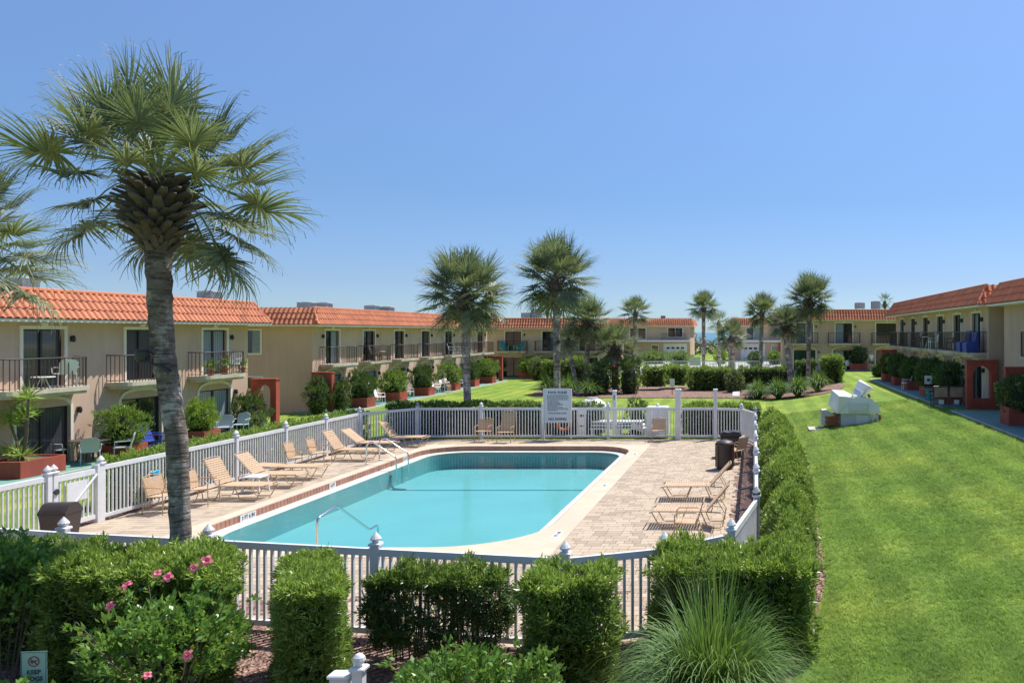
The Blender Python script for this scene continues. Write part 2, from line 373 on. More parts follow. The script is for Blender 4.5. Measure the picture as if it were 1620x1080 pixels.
def text_mesh(body, size, mat, ext=.001):
    cu = bpy.data.curves.new('lettering', 'FONT'); cu.body = body; cu.size = size; cu.extrude = ext; cu.align_x = 'CENTER'; cu.resolution_u = 2; cu.offset = size*.035
    o = bpy.data.objects.new('lettering', cu); C.objects.link(o); bpy.context.view_layer.update()
    me = bpy.data.meshes.new_from_object(o.evaluated_get(bpy.context.evaluated_depsgraph_get()))
    bpy.data.objects.remove(o); me.materials.clear(); me.materials.append(MT[mat]); return me
# ------------------------------------------------------------------ the ground
def sheet(name, xs, ys, mat, zf, skip=None, **tags):
    xs = np.asarray(xs, float); ys = np.asarray(ys, float); X, Y = np.meshgrid(xs, ys); Z = zf(X, Y)
    V = np.stack([X, Y, Z], -1).reshape(-1, 3); nx = len(xs); F = []
    for j in range(len(ys)-1):
        for i in range(nx-1):
            if skip and skip((xs[i]+xs[i+1])/2, (ys[j]+ys[j+1])/2): continue
            a = j*nx+i; F.append((a, a+1, a+1+nx, a+nx))
    return put(np_mesh(name, V, np.array(F), mat, smooth=True), name, **tags)
XS = sorted(set([-400, -200, -100, -60, -40, -30]+[round(-24+.6*i, 2) for i in range(65)]+[-13.4, -3.2]+[16, 20, 30, 50, 90, 200, 400]))
YS = sorted(set([-40, -10, 0, 4]+[round(6+.6*i, 2) for i in range(48)]+[15.2, 32.6]+list(range(36, 100, 2))+[105, 115, 130, 150, 180]))
sheet('lawn', XS, YS, 'lawn', lambda X, Y: ground_z(X, Y)-.045, lambda x, y: -13.4 < x < -3.2 and 15.2 < y < 32.6, kind='structure')
DX = [-1500, -600, -300, -150, -90, -60, -40, -25, -15, -8, -3, 2, 8, 14, 20, 30, 45, 70, 120, 250, 600, 1500]
sheet('dune', DX, [172, 185, 200, 215, 235, 260], 'sand', lambda X, Y: .44+1.1*np.exp(-((Y-200)/16)**2)*(1+.35*np.sin(X*.13)+.2*np.sin(X*.37+1))-3.6*sm((Y-212)/40), kind='structure')
MB().poly([(-30000, 240, -2.9), (30000, 240, -2.9), (30000, 50000, -2.9), (-30000, 50000, -2.9)]).build('sea', 'sea', kind='structure')

sheet('far_pool_deck', [-13, -9, -5, -1, 2, 5], [84.3, 90, 96, 102, 108, 113.3], 'concrete', lambda X, Y: ground_z(X, Y)-.02, kind='structure')
# beds of bark mulch, a few mm above the lawn
def bed(poly, name='mulch_bed', dz=-.02):
    """polygon bed draped on the ground (fan of thin strips)"""
    ys = [p[1] for p in poly]; y0, y1 = min(ys), max(ys); n = max(6, int((y1-y0)/.7)); V, F = [], []
    for j in range(n+1):
        y = y0+(y1-y0)*(j/n)*.9998+1e-4; xs = []
        for (xa, ya), (xb, yb) in zip(poly, poly[1:]+poly[:1]):
            if (ya <= y < yb) or (yb <= y < ya): xs.append(xa+(xb-xa)*(y-ya)/(yb-ya))
        xa, xb = min(xs), max(xs)
        for i in range(13):
            x = xa+(xb-xa)*i/12; V.append((x, y, float(ground_z(x, y))+dz+.02*math.sin(i/12*PI)))
    for j in range(n):
        for i in range(12): a = j*13+i; F.append((a, a+1, a+14, a+13))
    return put(np_mesh(name, np.array(V), np.array(F), 'mulch', smooth=True), name, kind='structure')
FR = [(-15.05, 13.6), (-10.6, 12.65), (-8.07, 12.2), (-5.36, 11.7), (-2.55, 11.2), (-1.25, 11.72), (-.32, 12.56), (.08, 15.2)]   # front fence
bed([(-17, 7.0), (-8, 6.6), (-1, 6.2), (.25, 9.3), (.55, 10.6), (.87, 11.9), (1.3, 14.5), (1.5, 19), (1.58, 31.5), (.9, 33.3), (.05, 33.3), (.08, 15.3), (-.3, 12.7), (-1.25, 11.85), (-2.55, 11.35), (-5.36, 11.85), (-8.07, 12.35), (-10.6, 12.8), (-17, 14.0)][::-1])
bed([(-.6, 12.5), (.04, 12.8), (.07, 15.2), (.1, 33.2), (-.5, 33.4)][::-1])
bed([(-15.6, 13.8), (-15.03, 13.8), (-15.03, 31.4), (-14.2, 33.5), (-15.6, 33.5)][::-1])
# the deck between the fences
DECK = [(-15.1, 13.5), (-10.6, 12.6), (-8.07, 12.15), (-5.36, 11.65), (-2.55, 11.15), (-1.25, 11.67), (-.5, 12.56), (-.28, 15.2), (-.3, 31.6), (-.6, 33.62), (-13.7, 33.62), (-15.1, 31.5)]
def inside(x, y, poly):
    c = False
    for (xa, ya), (xb, yb) in zip(poly, poly[1:]+poly[:1]):
        if (ya > y) != (yb > y) and x < xa+(xb-xa)*(y-ya)/(yb-ya): c = not c
    return c
PB = (-12.58, -3.95, 15.9, 32.025)                    # outer edge of the cream band round the pool
W0 = (-11.88, -4.87, 17.02, 31.18)                     # edge of the water
def rrect(b, r, off=0, n=10):
    x0, x1, y0, y1 = b[0]-off, b[1]+off, b[2]-off, b[3]+off; P = []
    for sx, sy, a0, rr in ((1, -1, -PI/2, r), (1, 1, 0, r*.68), (-1, 1, PI/2, r*.72), (-1, -1, PI, r*1.05)):
        q = rr+off; cx = x1-q if sx > 0 else x0+q; cy = y1-q if sy > 0 else y0+q
        for k in range(n+1): a = a0+PI/2*k/n; P.append((cx+q*math.cos(a), cy+q*math.sin(a)))
    return P
def resample(P, step):
    P = P+[P[0]]; out = []; cum = [0]
    for a, b in zip(P, P[1:]): cum.append(cum[-1]+math.dist(a, b))
    n = round(cum[-1]/step); j = 0
    for k in range(n):
        t = cum[-1]*k/n
        while cum[j+1] < t: j += 1
        u = (t-cum[j])/(cum[j+1]-cum[j]+1e-9); out.append((P[j][0]+(P[j+1][0]-P[j][0])*u, P[j][1]+(P[j+1][1]-P[j][1])*u))
    return out
def ray_to_rect(x, y, b):
    cx, cy = (b[0]+b[1])/2, (b[2]+b[3])/2; dx, dy = x-cx, y-cy
    t = min(((b[1]-cx) if dx > 0 else (b[0]-cx))/dx if abs(dx) > 1e-6 else 1e9, ((b[3]-cy) if dy > 0 else (b[2]-cy))/dy if abs(dy) > 1e-6 else 1e9)
    return cx+dx*t, cy+dy*t
R = 1.75
# bedding under the pavers with a hole for the pool: strips round PB
mb = MB()
def clipx(y, poly):
    xs = []
    for (xa, ya), (xb, yb) in zip(poly, poly[1:]+poly[:1]):
        if (ya <= y < yb) or (yb <= y < ya): xs.append(xa+(xb-xa)*(y-ya)/(yb-ya))
    return (min(xs), max(xs)) if len(xs) > 1 else None
yy = sorted(set([11.16]+[11.5+.35*i for i in range(13)]+[PB[2], PB[3], 33.0, 33.6]+[17+i for i in range(15)]))
for a, b in zip(yy, yy[1:]):
    ca, cb = clipx(a+1e-4, DECK), clipx(b-1e-4, DECK)
    if not ca or not cb: continue
    z = -.022
    if a >= PB[2]-1e-6 and b <= PB[3]+1e-6:
        mb.poly([(ca[0], a, z), (PB[0], a, z), (PB[0], b, z), (cb[0], b, z)]); mb.poly([(PB[1], a, z), (ca[1], a, z), (cb[1], b, z), (PB[1], b, z)])
    else: mb.poly([(ca[0], a, z), (ca[1], a, z), (cb[1], b, z), (cb[0], b, z)])
for i in range(len(DECK)):                            # edge of the bedding down to the soil
    (xa, ya), (xb, yb) = DECK[i], DECK[(i+1) % len(DECK)]; mb.poly([(xa, ya, -.022), (xb, yb, -.022), (xb, yb, -.2), (xa, ya, -.2)])
deck = mb.build('pool_deck', 'joint', kind='structure')
# pavers, running bond with three lengths
def paver_me(w, d): return MB().bbox(0, w-.008, 0, d-.008, -.03, 0, .006).mesh('paver', 'paver')
PW = [.17, .26, .34]; PD = .215; pav = {w: paver_me(w, PD) for w in PW}
spots = []
y = 15.9-22*PD
while y < 33.5:
    x = -15.1+random.uniform(0, .3); pool_row = PB[2]-.01 < y < PB[3]-.01
    while x < -.25:
        w = random.choice(PW); sc = 1.0; nx = x+w
        if pool_row and x < PB[0] < x+w+.06: sc = (PB[0]-x)/w; nx = PB[1]; 
        elif pool_row and PB[0] <= x < PB[1]: x = PB[1]; nx = x+w
        if all(inside(a, b, DECK) for a, b in ((x, y), (x+w*sc, y), (x+w*sc, y+PD), (x, y+PD))) and sc > .12: spots.append((x, y, w, sc))
        x = nx
    y += PD
def paver_px(s):
    px = 1190+s[0]*FPX/s[1]; py = 526+CAMH*FPX/s[1]
    if not (0 < px < 1620): return 1e9
    if px < 800: return s[1]+(4 if px < 430 or px > 545 else 2)
    if py > 880 and px < 990: return s[1]+30
    return s[1]
spots.sort(key=paver_px)
for x, y, w, sc in spots[:290]: put(pav[w], 'paver', deck, (x, y, 0)).scale = (sc, 1, 1)
Vp, Fp = [], []
for x, y, w, sc in spots[290:]:
    me = pav[w]; dz = random.uniform(-.003, .0)
    V = np.array([tuple(v.co) for v in me.vertices])*np.array([sc, 1, 1])+np.array([x, y, dz]); Vp.append((V, [tuple(p.vertices) for p in me.polygons]))
mb = MB()
for V, F in Vp: mb.add(V, F)
mb.build('pavers', 'paver', deck, kind='stuff')
# cream band: top ring from PB (rectangle) in to the brick line
ring_i = resample(rrect(W0, R, .36), .16)
mb = MB(); n = len(ring_i); outer = [ray_to_rect(x, y, PB) for x, y in ring_i]
# put the true corners into the outer ring
for cx, cy in ((PB[0], PB[2]), (PB[1], PB[2]), (PB[1], PB[3]), (PB[0], PB[3])):
    k = min(range(n), key=lambda i: math.dist(outer[i], (cx, cy))); outer[k] = (cx, cy)
for i in range(n):
    j = (i+1) % n; mb.poly([(*outer[i], .004), (*outer[j], .004), (*ring_i[j], .004), (*ring_i[i], .004)])
    mb.poly([(*outer[j], .004), (*outer[i], .004), (*outer[i], -.1), (*outer[j], -.1)])
band = mb.build('pool_surround', 'cream', kind='structure')
for v, f in ():
    pass
# brick riser between band and gutter: separate bricks
br = MB().bbox(-.074, .074, -.05, .012, -.16, -.004, .005).mesh('brick', 'brick')
ring_b = resample(rrect(W0, R, .345), .16); nb = len(ring_b); ord_b = []
for i in range(nb):
    a, b = ring_b[i], ring_b[(i+1) % nb]; m = ((a[0]+b[0])/2, (a[1]+b[1])/2); ang = math.atan2(b[1]-a[1], b[0]-a[0])
    ord_b.append((m, ang))
def brick_vis(q):      # bricks that face the camera first
    (x, y), a = q; return 0 if (x < -11.2 or y > 30.5) else 1
ord_b.sort(key=brick_vis)
for (m, ang) in ord_b[:290]:
    o = put(br, 'brick', band, (m[0], m[1], 0), ang)     # local +y points to the water
# gutter ledge, pool walls and floor
w_in = resample(rrect(W0, R, 0), .4); led_o = [None]*len(w_in)
def mkring(off, N=120):
    P = rrect(W0, R, off, 12); return resample(P, 1) and P
Po, Pi = rrect(W0, R, .36, 12), rrect(W0, R, 0, 12); n = len(Pi)
mb = MB()
for i in range(n):
    j = (i+1) % n
    mb.poly([(*Po[i], -.165), (*Po[j], -.165), (*Pi[j], -.185), (*Pi[i], -.185)])
    mb.poly([(*Po[j], -.165), (*Po[i], -.165), (*Po[i], .003), (*Po[j], .003)])
pool = mb.build('pool_basin', 'ledge', kind='structure')
def depth(y): return -.74 if y < 26.6 else -.74-(y-26.6)*.01
mb = MB(); mb2 = MB()
for i in range(n):
    j = (i+1) % n; mb.poly([(*Pi[j], -.185), (*Pi[i], -.185), (*Pi[i], -2.2), (*Pi[j], -2.2)][::-1])
for a, b in zip([16.8, 26.6], [26.6, 31.4]): mb.poly([(-12.0, a, depth(a)), (-4.7, a, depth(a)), (-4.7, b, depth(b)), (-12.0, b, depth(b))])
mb.build('pool_shell', 'plaster', pool)
ln = MB().box(-11.2, -4.88, 26.5, 26.6, -.74, -.73)
ln.tube([(-11.2, 26.55, -.73), (-11.6, 26.6, -.71), (-11.78, 26.8, -.6), (-11.87, 27.0, -.35)], .04, 5)
ln.build('line', 'linetile', pool)
st = MB()
for k, rr in enumerate((1.9, 1.45)):                  # rounded entry steps under the near handrail
    pts = [(-7.6+rr*math.cos(a), 16.9+rr*.75*math.sin(a)) for a in np.linspace(0, PI, 18)]
    st.prism(pts, 'z', -.8, -.58+.18*k)
st.build('step', 'plaster', pool)
wt = MB(); wt.poly([(*p, -.19) for p in Pi]); wt.build('pool_water', 'water', kind='structure')
# depth markers: white tiles with figures, set in the edge
def marker(x, y, rz, txt, flat, lab, w=.62, h=.15, sz=.13):
    t = thing('depth_marker', lab, 'depth marker', (x, y, .009 if flat else -.085), rz)
    if flat: MB().box(-w/2, w/2, -h/2, h/2, -.004, 0).build('tile', 'white', t); o = put(text_mesh(txt, sz, 'ink'), 'lettering', t, (0, -sz*.36, .002), kind='stuff')
    else:
        MB().box(-w/2, w/2, -.004, .004, -h/2, h/2).build('tile', 'white', t); o = put(text_mesh(txt, sz, 'ink'), 'lettering', t, (0, -.006, -sz*.36), kind='stuff'); o.rotation_euler = (PI/2, 0, 0)
    return t
marker(-12.205, 19.9, PI/2, '3 FT 6 IN', 0, 'white 3 FT 6 IN depth tile on the brick edge left of the pool')
marker(-12.205, 23.9, PI/2, '4 FT', 0, 'small white 4 FT depth tile on the brick edge left of the pool', .36)
marker(-12.205, 28.9, PI/2, '5 FT', 0, 'small white depth tile beside the pool exit rails', .3)
marker(-4.2, 17.7, PI/2, '3 FT 6 IN', 1, 'white depth tile on the right cream edge nearest the front', .62, .16, .12)
marker(-4.2, 23.4, PI/2, '4 FT', 1, 'white depth tile midway along the right cream edge of the pool', .36, .16, .12)
marker(-4.2, 29.4, PI/2, '5 FT', 1, 'white depth tile at the far end of the right cream edge', .36, .16, .12)

# patios along the buildings
def slabz(name, x0, x1, y0, y1, z, mat, th=.5):
    return MB().box(x0, x1, y0, y1, z-th, z).build(name, mat, kind='structure')
slabz('patio', -24.3, -21.25, 10, 38.6, .035, 'patio'); slabz('patio', -25, -22.1, 44.6, 74.0, .035, 'patio'); slabz('patio', -26, -13.5, 77.6, 80.2, .035, 'patio')
slabz('patio', 9.0, 11.6, 10, 37.0, .865, 'patio_r'); slabz('patio', 8.95, 11.3, 38.5, 62.0, .865, 'patio_r'); slabz('patio', 3.6, 14.5, 75.6, 78, .86, 'patio_r')
for x, y0, y1, z in ((-21.2, 10, 38.6, .04), (-22.05, 44.6, 74.0, .04), (8.95, 10, 37.0, .86), (8.9, 38.5, 62, .86)):
    MB().box(x-.05, x+.05, y0, y1, z-.4, z+.004).build('kerb', 'concrete', kind='structure')

# ------------------------------------------------------------------ buildings
# local axes: x along the front wall, y outward, z up
PITCH, ROW = .26, .335
def tile_mesh():
    V, F = [], []; n = 8
    for (yy, lift) in ((0, .03), (ROW+.03, .0)):
        for k in range(n+1):
            u = k/n; z = .062*math.sin(PI*min(u/.66, 1)) if u < .66 else -.012*math.sin(PI*(u-.66)/.34)
            V.append((u*PITCH, yy, z+lift))
    for k in range(n): F.append((k, k+1, n+1+k+1, n+1+k))
    for k in range(n+1): V.append((V[k][0], .004, V[k][2]-.028))
    for k in range(n): F.append((2*n+2+k, 2*n+2+k+1, k+1, k))
    me = bpy.data.meshes.new('roof_tile'); me.from_pydata(V, [], F); me.materials.append(MT['tile']); me.update(); return me
TILE = tile_mesh(); TV = np.array([tuple(v.co) for v in TILE.vertices]); TF = [tuple(p.vertices) for p in TILE.polygons]
def tile_plane(root, P0, u, up, L, inset0, inset1, singles, order=1):
    """tiles over a sloping plane; P0 start of the eave, u along it, up the slope vector; insets at the top for mitred ends"""
    P0, u, up = Vector(P0), Vector(u).normalized(), Vector(up); H = up.length; v = up.normalized(); nrm = u.cross(v)
    if nrm.z < 0: nrm = -nrm
    rows = round(H/ROW+.1); st = H/rows; cells = []
    flip = u.cross(v).dot(nrm) < 0
    for r in range(rows):
        a, b = inset0*(r*st/H), L-inset1*(r*st/H); k = math.floor(a/PITCH)
        while k*PITCH < b-.1:
            x = k*PITCH
            if x >= a-.1: cells.append((x, r*st))
            k += 1
    cells.sort(key=lambda c: order*c[0]); out = []
    for i, (x, y) in enumerate(cells):
        p = P0+u*x+v*y+nrm*.012+nrm*random.uniform(0, .006); M4 = Matrix((( u.x, v.x, nrm.x, p.x), (u.y, v.y, nrm.y, p.y), (u.z, v.z, nrm.z, p.z), (0, 0, 0, 1)))
        if i < singles:
            o = put(TILE, 'roof_tile', root); o.matrix_local = M4 if not flip else M4
        else:
            m = np.array(M4); out.append(TV@m[:3, :3].T+m[:3, 3])
    if out:
        mb = MB()
        for V in out: mb.add(V, TF)
        mb.build('roof_tiles', 'tile', root, kind='stuff')

def wall_openings(mb, L, z0, z1, ops, rev=.16, y=0):
    xs = sorted(set([0, L]+[v for o in ops for v in o[:2]])); zs = sorted(set([z0, z1]+[v for o in ops for v in o[2:]]))
    for i in range(len(xs)-1):
        for j in range(len(zs)-1):
            cx, cz = (xs[i]+xs[i+1])/2, (zs[j]+zs[j+1])/2
            if any(o[0] < cx < o[1] and o[2] < cz < o[3] for o in ops): continue
            mb.poly([(xs[i+1], y, zs[j]), (xs[i], y, zs[j]), (xs[i], y, zs[j+1]), (xs[i+1], y, zs[j+1])])
    for a, b, c, d in ops:
        mb.poly([(a, y, c), (a, y-rev, c), (a, y-rev, d), (a, y, d)]); mb.poly([(b, y-rev, c), (b, y, c), (b, y, d), (b, y-rev, d)])
        mb.poly([(a, y-rev, d), (b, y-rev, d), (b, y, d), (a, y, d)]); mb.poly([(a, y, c), (b, y, c), (b, y-rev, c), (a, y-rev, c)])
def door_unit(root, x, z0, z1, hw, arch, pl, pr, fw=.11):
    """trim, inner frame and two panes in an opening"""
    mb = MB(); y0, y1 = -.01, .045
    if not arch:
        mb.box(x-hw-fw, x-hw, y0, y1, z0, z1+fw); mb.box(x+hw, x+hw+fw, y0, y1, z0, z1+fw); mb.box(x-hw, x+hw, y0, y1-.002, z1, z1+fw)
        mb.prism([(x-.09, z1+fw-.02), (x+.09, z1+fw-.02), (x+.13, z1+fw+.1), (x-.13, z1+fw+.1)], 'y', .0, .075)
    else:
        rise = .27; mb.box(x-hw-fw, x-hw, y0, y1, z0, z1+.001); mb.box(x+hw, x+hw+fw, y0, y1, z0, z1+.001)
        N = 12; prev = None; 
        def arc(hwid, rs, t): a = -1+2*t; return (x+hwid*a, z1+rs*(1-abs(a)**2.4)**.5)
        for k in range(N):
            q = [arc(hw, rise, k/N), arc(hw, rise, (k+1)/N), arc(hw+fw, rise+fw, (k+1)/N), arc(hw+fw, rise+fw, k/N)]
            mb.prism(q, 'y', y0, y1-.002)
        mb.prism([(x-.08, z1+rise+fw-.03), (x+.08, z1+rise+fw-.03), (x+.11, z1+rise+fw+.07), (x-.11, z1+rise+fw+.07)], 'y', .0, .075)
    d = mb.build('sliding_door', 'trim', root)
    fr = MB(); yb = -.13; t = .05
    fr.box(x-hw, x-hw+t, yb, yb+.05, z0, z1); fr.box(x+hw-t, x+hw, yb, yb+.05, z0, z1); fr.box(x-hw+t, x+hw-t, yb, yb+.048, z1-t, z1); fr.box(x-hw+t, x+hw-t, yb, yb+.048, z0, z0+t)
    fr.box(x-.035, x+.035, yb, yb+.06, z0+t, z1-t); fr.build('frame', 'dark', d)
    MB().box(x-hw+t, x-.035, yb-.02, yb+.02, z0+t, z1-t).build('pane', pl, d)
    MB().box(x+.035, x+hw-t, yb-.02, yb+.01, z0+t, z1-t).build('pane', pr, d)
    return d
BAL_ME = {}
def balcony(root, x, w, fine, z=2.34, proj=.74, rc=.5, railmat='rail'):
    def outline(off, rc=rc, n=6):
        a, b, p = x-w/2+off, x+w/2-off, proj-off; r = max(rc-off, .05); P = [(a, .0)]
        P += [(a+r-r*math.cos(t), p-r+r*math.sin(t)) for t in np.linspace(0, PI/2, n)]
        P += [(b-r+r*math.sin(t), p-r+r*math.cos(t)) for t in np.linspace(0, PI/2, n)]+[(b, .0)]; return P
    mb = MB(); mb.prism(outline(0), 'z', z+.1, z+.24); mb.prism(outline(.07), 'z', z, z+.1)
    bal = mb.build('balcony', 'slab', root)
    P = outline(.07); cum = [0]
    for a, b in zip(P, P[1:]): cum.append(cum[-1]+math.dist(a, b))
    def pt(s):
        for i in range(len(P)-1):
            if s <= cum[i+1]: u = (s-cum[i])/(cum[i+1]-cum[i]+1e-9); return (P[i][0]+(P[i+1][0]-P[i][0])*u, P[i][1]+(P[i+1][1]-P[i][1])*u)
        return P[-1]
    r = MB(); zt = z+1.2; r.tube([(a, b, zt) for a, b in P], .022, 5); r.tube([(a, b, z+.30) for a, b in P], .014, 4)
    n = int(cum[-1]/.145)
    if 'bar' not in BAL_ME: BAL_ME['bar'] = MB().box(-.009, .009, -.009, .009, 0, .96).mesh('baluster', 'rail')
    rl = None
    if not fine:
        for k in range(n+1): a, b = pt(cum[-1]*k/n); r.box(a-.01, a+.01, b-.01, b+.01, z+.24, zt)
        r.build('railing', railmat, bal)
    else:
        r.build('handrail', railmat, bal)
        for k in range(n+1): a, b = pt(cum[-1]*k/n); put(BAL_ME['bar'], 'baluster', bal, (a, b, z+.24))
    return bal
def building(name, label, loc, rz, L, depth, bays, wall='stucco', bx=0, fine=0, singles=0, ends=(1, 1), hip=(1, 1), end_win=None, extra=None, order=1):
    t = thing(name, label, 'building', loc, rz)
    ZE, ZT, OV, IN = 4.78, 5.70, .68, .12
    ops = []
    for b in bays:
        if b.get('up', 1): ops.append((b['x']-b.get('uw', .78), b['x']+b.get('uw', .78), 2.58, 4.46))
        if b.get('lo', 1): ops.append((b['x']+b.get('lx', 0)-b.get('lw', 1.02), b['x']+b.get('lx', 0)+b.get('lw', 1.02), .04, 1.92))
    mb = MB(); wall_openings(mb, L, -.4, ZE-.02, ops)
    for x in (0, L): 
        q = [(x, 0, -.4), (x, -depth, -.4), (x, -depth, ZE-.02), (x, 0, ZE-.02)]; mb.poly(q if x else q[::-1])
    mb.poly([(0, -depth, -.4), (L, -depth, -.4), (L, -depth, ZE-.02), (0, -depth, ZE-.02)])
    mb.poly([(0, -.165, ZE-.03), (L, -.165, ZE-.03), (L, -.165, -.4), (0, -.165, -.4)])      # dark backing plane
    mb.build('wall', wall, t)
    # eave, soffit, roof
    x0, x1 = (-OV if ends[0] else 0), (L+OV if ends[1] else L)
    s = MB(); s.box(x0, x1, -.3, OV, ZE-.09, ZE-.005)
    if ends[0]: s.box(x0, 0.3, -depth, -.302, ZE-.09, ZE-.005)
    if ends[1]: s.box(L-.3, x1, -depth, -.302, ZE-.09, ZE-.005)
    s.build('eave', 'trim', t)
    i0 = (OV-IN) if ends[0] else 0; i1 = (OV-IN) if ends[1] else 0
    r = MB(); A = [(x0, OV, ZE), (x1, OV, ZE), (x1-i1, IN, ZT), (x0+i0, IN, ZT)]; r.poly(A[::-1])
    r.m = 1; r.poly([(x0+i0, IN, ZT), (x1-i1, IN, ZT), (x1-i1, -depth, ZT-.05), (x0+i0, -depth, ZT-.05)]); r.m = 0
    r.poly([(x0, OV, ZE), (x0+i0, IN, ZT), (x0+i0, -depth, ZT), (x0, -depth, ZE)]); r.poly([(x1, OV, ZE), (x1, -depth, ZE), (x1-i1, -depth, ZT), (x1-i1, IN, ZT)])
    r.poly([(x0, -depth, ZE), (x0+i0, -depth, ZT), (x1-i1, -depth, ZT), (x1, -depth, ZE)])
    rf = r.build('roof', ['tile_base', 'roof_flat'], t)
    MB().tube([(x0+i0, IN+.02, ZT+.01), (x1-i1, IN+.02, ZT+.01)], .07, 7).build('ridge_cap', 'tile', t)
    up = (0, IN-OV, ZT-ZE); n_end = 60 if singles > 120 else (40 if singles else 0)
    # u must give u x v = outward normal: run from x1 to x0
    tile_plane(t, (x1, OV, ZE), (-1, 0, 0), up, x1-x0, i1, i0, max(0, singles-(n_end if hip[1] == 2 else 0)), order)
    if hip[0] == 2: tile_plane(t, (x0, OV, ZE), (0, -1, 0), (i0, 0, ZT-ZE), depth+OV-.3, i0, 0, n_end)
    if hip[1] == 2: tile_plane(t, (x1, -depth+.3, ZE), (0, 1, 0), (-i1, 0, ZT-ZE), depth+OV-.3, 0, i1, n_end, -1)
    if ends[0]: MB().tube([(x0, OV, ZE+.03), (x0+i0, IN, ZT+.02)], .065, 7).build('hip_cap', 'tile', t)
    if ends[1]: MB().tube([(x1, OV, ZE+.03), (x1-i1, IN, ZT+.02)], .065, 7).build('hip_cap', 'tile', t)
    for k, b in enumerate(bays):
        x = b['x']; u = b.get('pu', ('glass', 'glass')); l = b.get('pl', ('glass', 'glass'))
        if b.get('up', 1): door_unit(t, x, 2.58, 4.46, b.get('uw', .78), 0, *u)
        if b.get('lo', 1): door_unit(t, x+b.get('lx', 0), .04, 1.92, b.get('lw', 1.02), 1, *l)
        if b.get('bal', 3.8): balcony(t, x+b.get('bx', bx), b.get('bal', 3.55 if bx else 3.8), b.get('fine', fine), rc=b.get('rc', .5))
        for z in ((4.15,) if b.get('up', 1) else ())+((1.75,) if b.get('lo', 1) else ()):
            sx = x+(b.get('ls', -1))*(1.08 if z > 3 else 1.35)
            MB().box(sx-.05, sx+.05, 0, .06, z-.09, z+.09).lathe([(.03, z-.12), (.06, z-.05), (.05, z+.06), (.02, z+.11)], sx, .09, 8).build('wall_lamp', 'dark', t)
    for (side, y, z, hw, hh) in (end_win or ()):
        X = 0 if side == 0 else L; sg = -1 if side == 0 else 1
        m = MB(); f = .09
        a = X+sg*.0; b_ = X+sg*.05
        lo, hi = min(a, b_), max(a, b_)
        m.box(lo, hi, y-hw-f, y+hw+f, z+hh, z+hh+f); m.box(lo, hi, y-hw-f, y+hw+f, z-hh-f, z-hh); m.box(lo, hi, y-hw-f, y-hw, z-hh, z+hh); m.box(lo, hi, y+hw, y+hw+f, z-hh, z+hh)
        w = m.build('window', 'trim', t); MB().box(min(X, X+sg*.02), max(X, X+sg*.02), y-hw, y-.02, z-hh, z+hh).build('pane', 'glass', w); MB().box(min(X, X+sg*.025), max(X, X+sg*.025), y-.02, y+hw, z-hh, z+hh).build('pane', 'curtain', w)
    return t
G = ('glass', 'glass'); GC = ('glass', 'curtain'); CG = ('curtain', 'glass'); CC = ('curtain', 'curtain'); GG = ('glass_g', 'glass_g'); BL = ('blinds', 'blinds'); TC = ('tealcurtain', 'glass')
# left row: rz=-90 (local x runs towards the camera, local y = +X); bay x = Yfar - Y
Yf = 37.3
building('left_building', 'tan two storey building nearest on the left with red tile roof and curved balconies', (-22.9, Yf, 0), -PI/2, 30, 9,
    [dict(x=Yf-35.0, pu=CC, pl=CC, bal=3.0, bx=.2), dict(x=Yf-30.8, pu=BL, pl=G, bal=2.95, bx=.25), dict(x=Yf-26.55, pu=BL, pl=BL, bal=3.5, bx=.5), dict(x=Yf-22.2, pu=G, pl=G), dict(x=Yf-17.9)], bx=.42, fine=1, singles=285, ends=(1, 0), order=-1)
Yf = 74.5
building('long_left_building', 'long tan two storey building beyond the plain end wall on the left, seven balconies', (-24.03, Yf, 0), -PI/2, Yf-44.9, 9,
    [dict(x=Yf-y, pu=p, pl=q, bal=3.2, bx=-.2, rc=.25, fine=(1 if y < 53 else 0), ls=s_) for y, p, q, s_ in ((47.0, CG, ('curtain', 'glass_g'), 1), (51.5, G, CG, -1), (55.9, G, G, -1), (60.4, BL, G, -1), (65.0, G, GG, -1), (69.3, BL, G, 1), (72.6, G, G, -1))],
    singles=285, ends=(0, 1), hip=(1, 2), end_win=[(1, -3.25, 3.85, .42, .62), (1, -3.25, 1.6, .5, .3)], order=1)
building('cross_building', 'tan building across the end of the left lawn with turquoise chairs on its balcony', (-13.9, 79.8, 0), PI, 12.4, 9,
    [dict(x=-13.9+23.2, pu=G, pl=GG, bal=2.9, rc=.2), dict(x=-13.9+19.6, pu=TC, pl=GG, bal=2.9, rc=.2), dict(x=-13.9+16.0, pu=G, pl=G, bal=2.9, rc=.2)], wall='stucco_pale', ends=(0, 0))
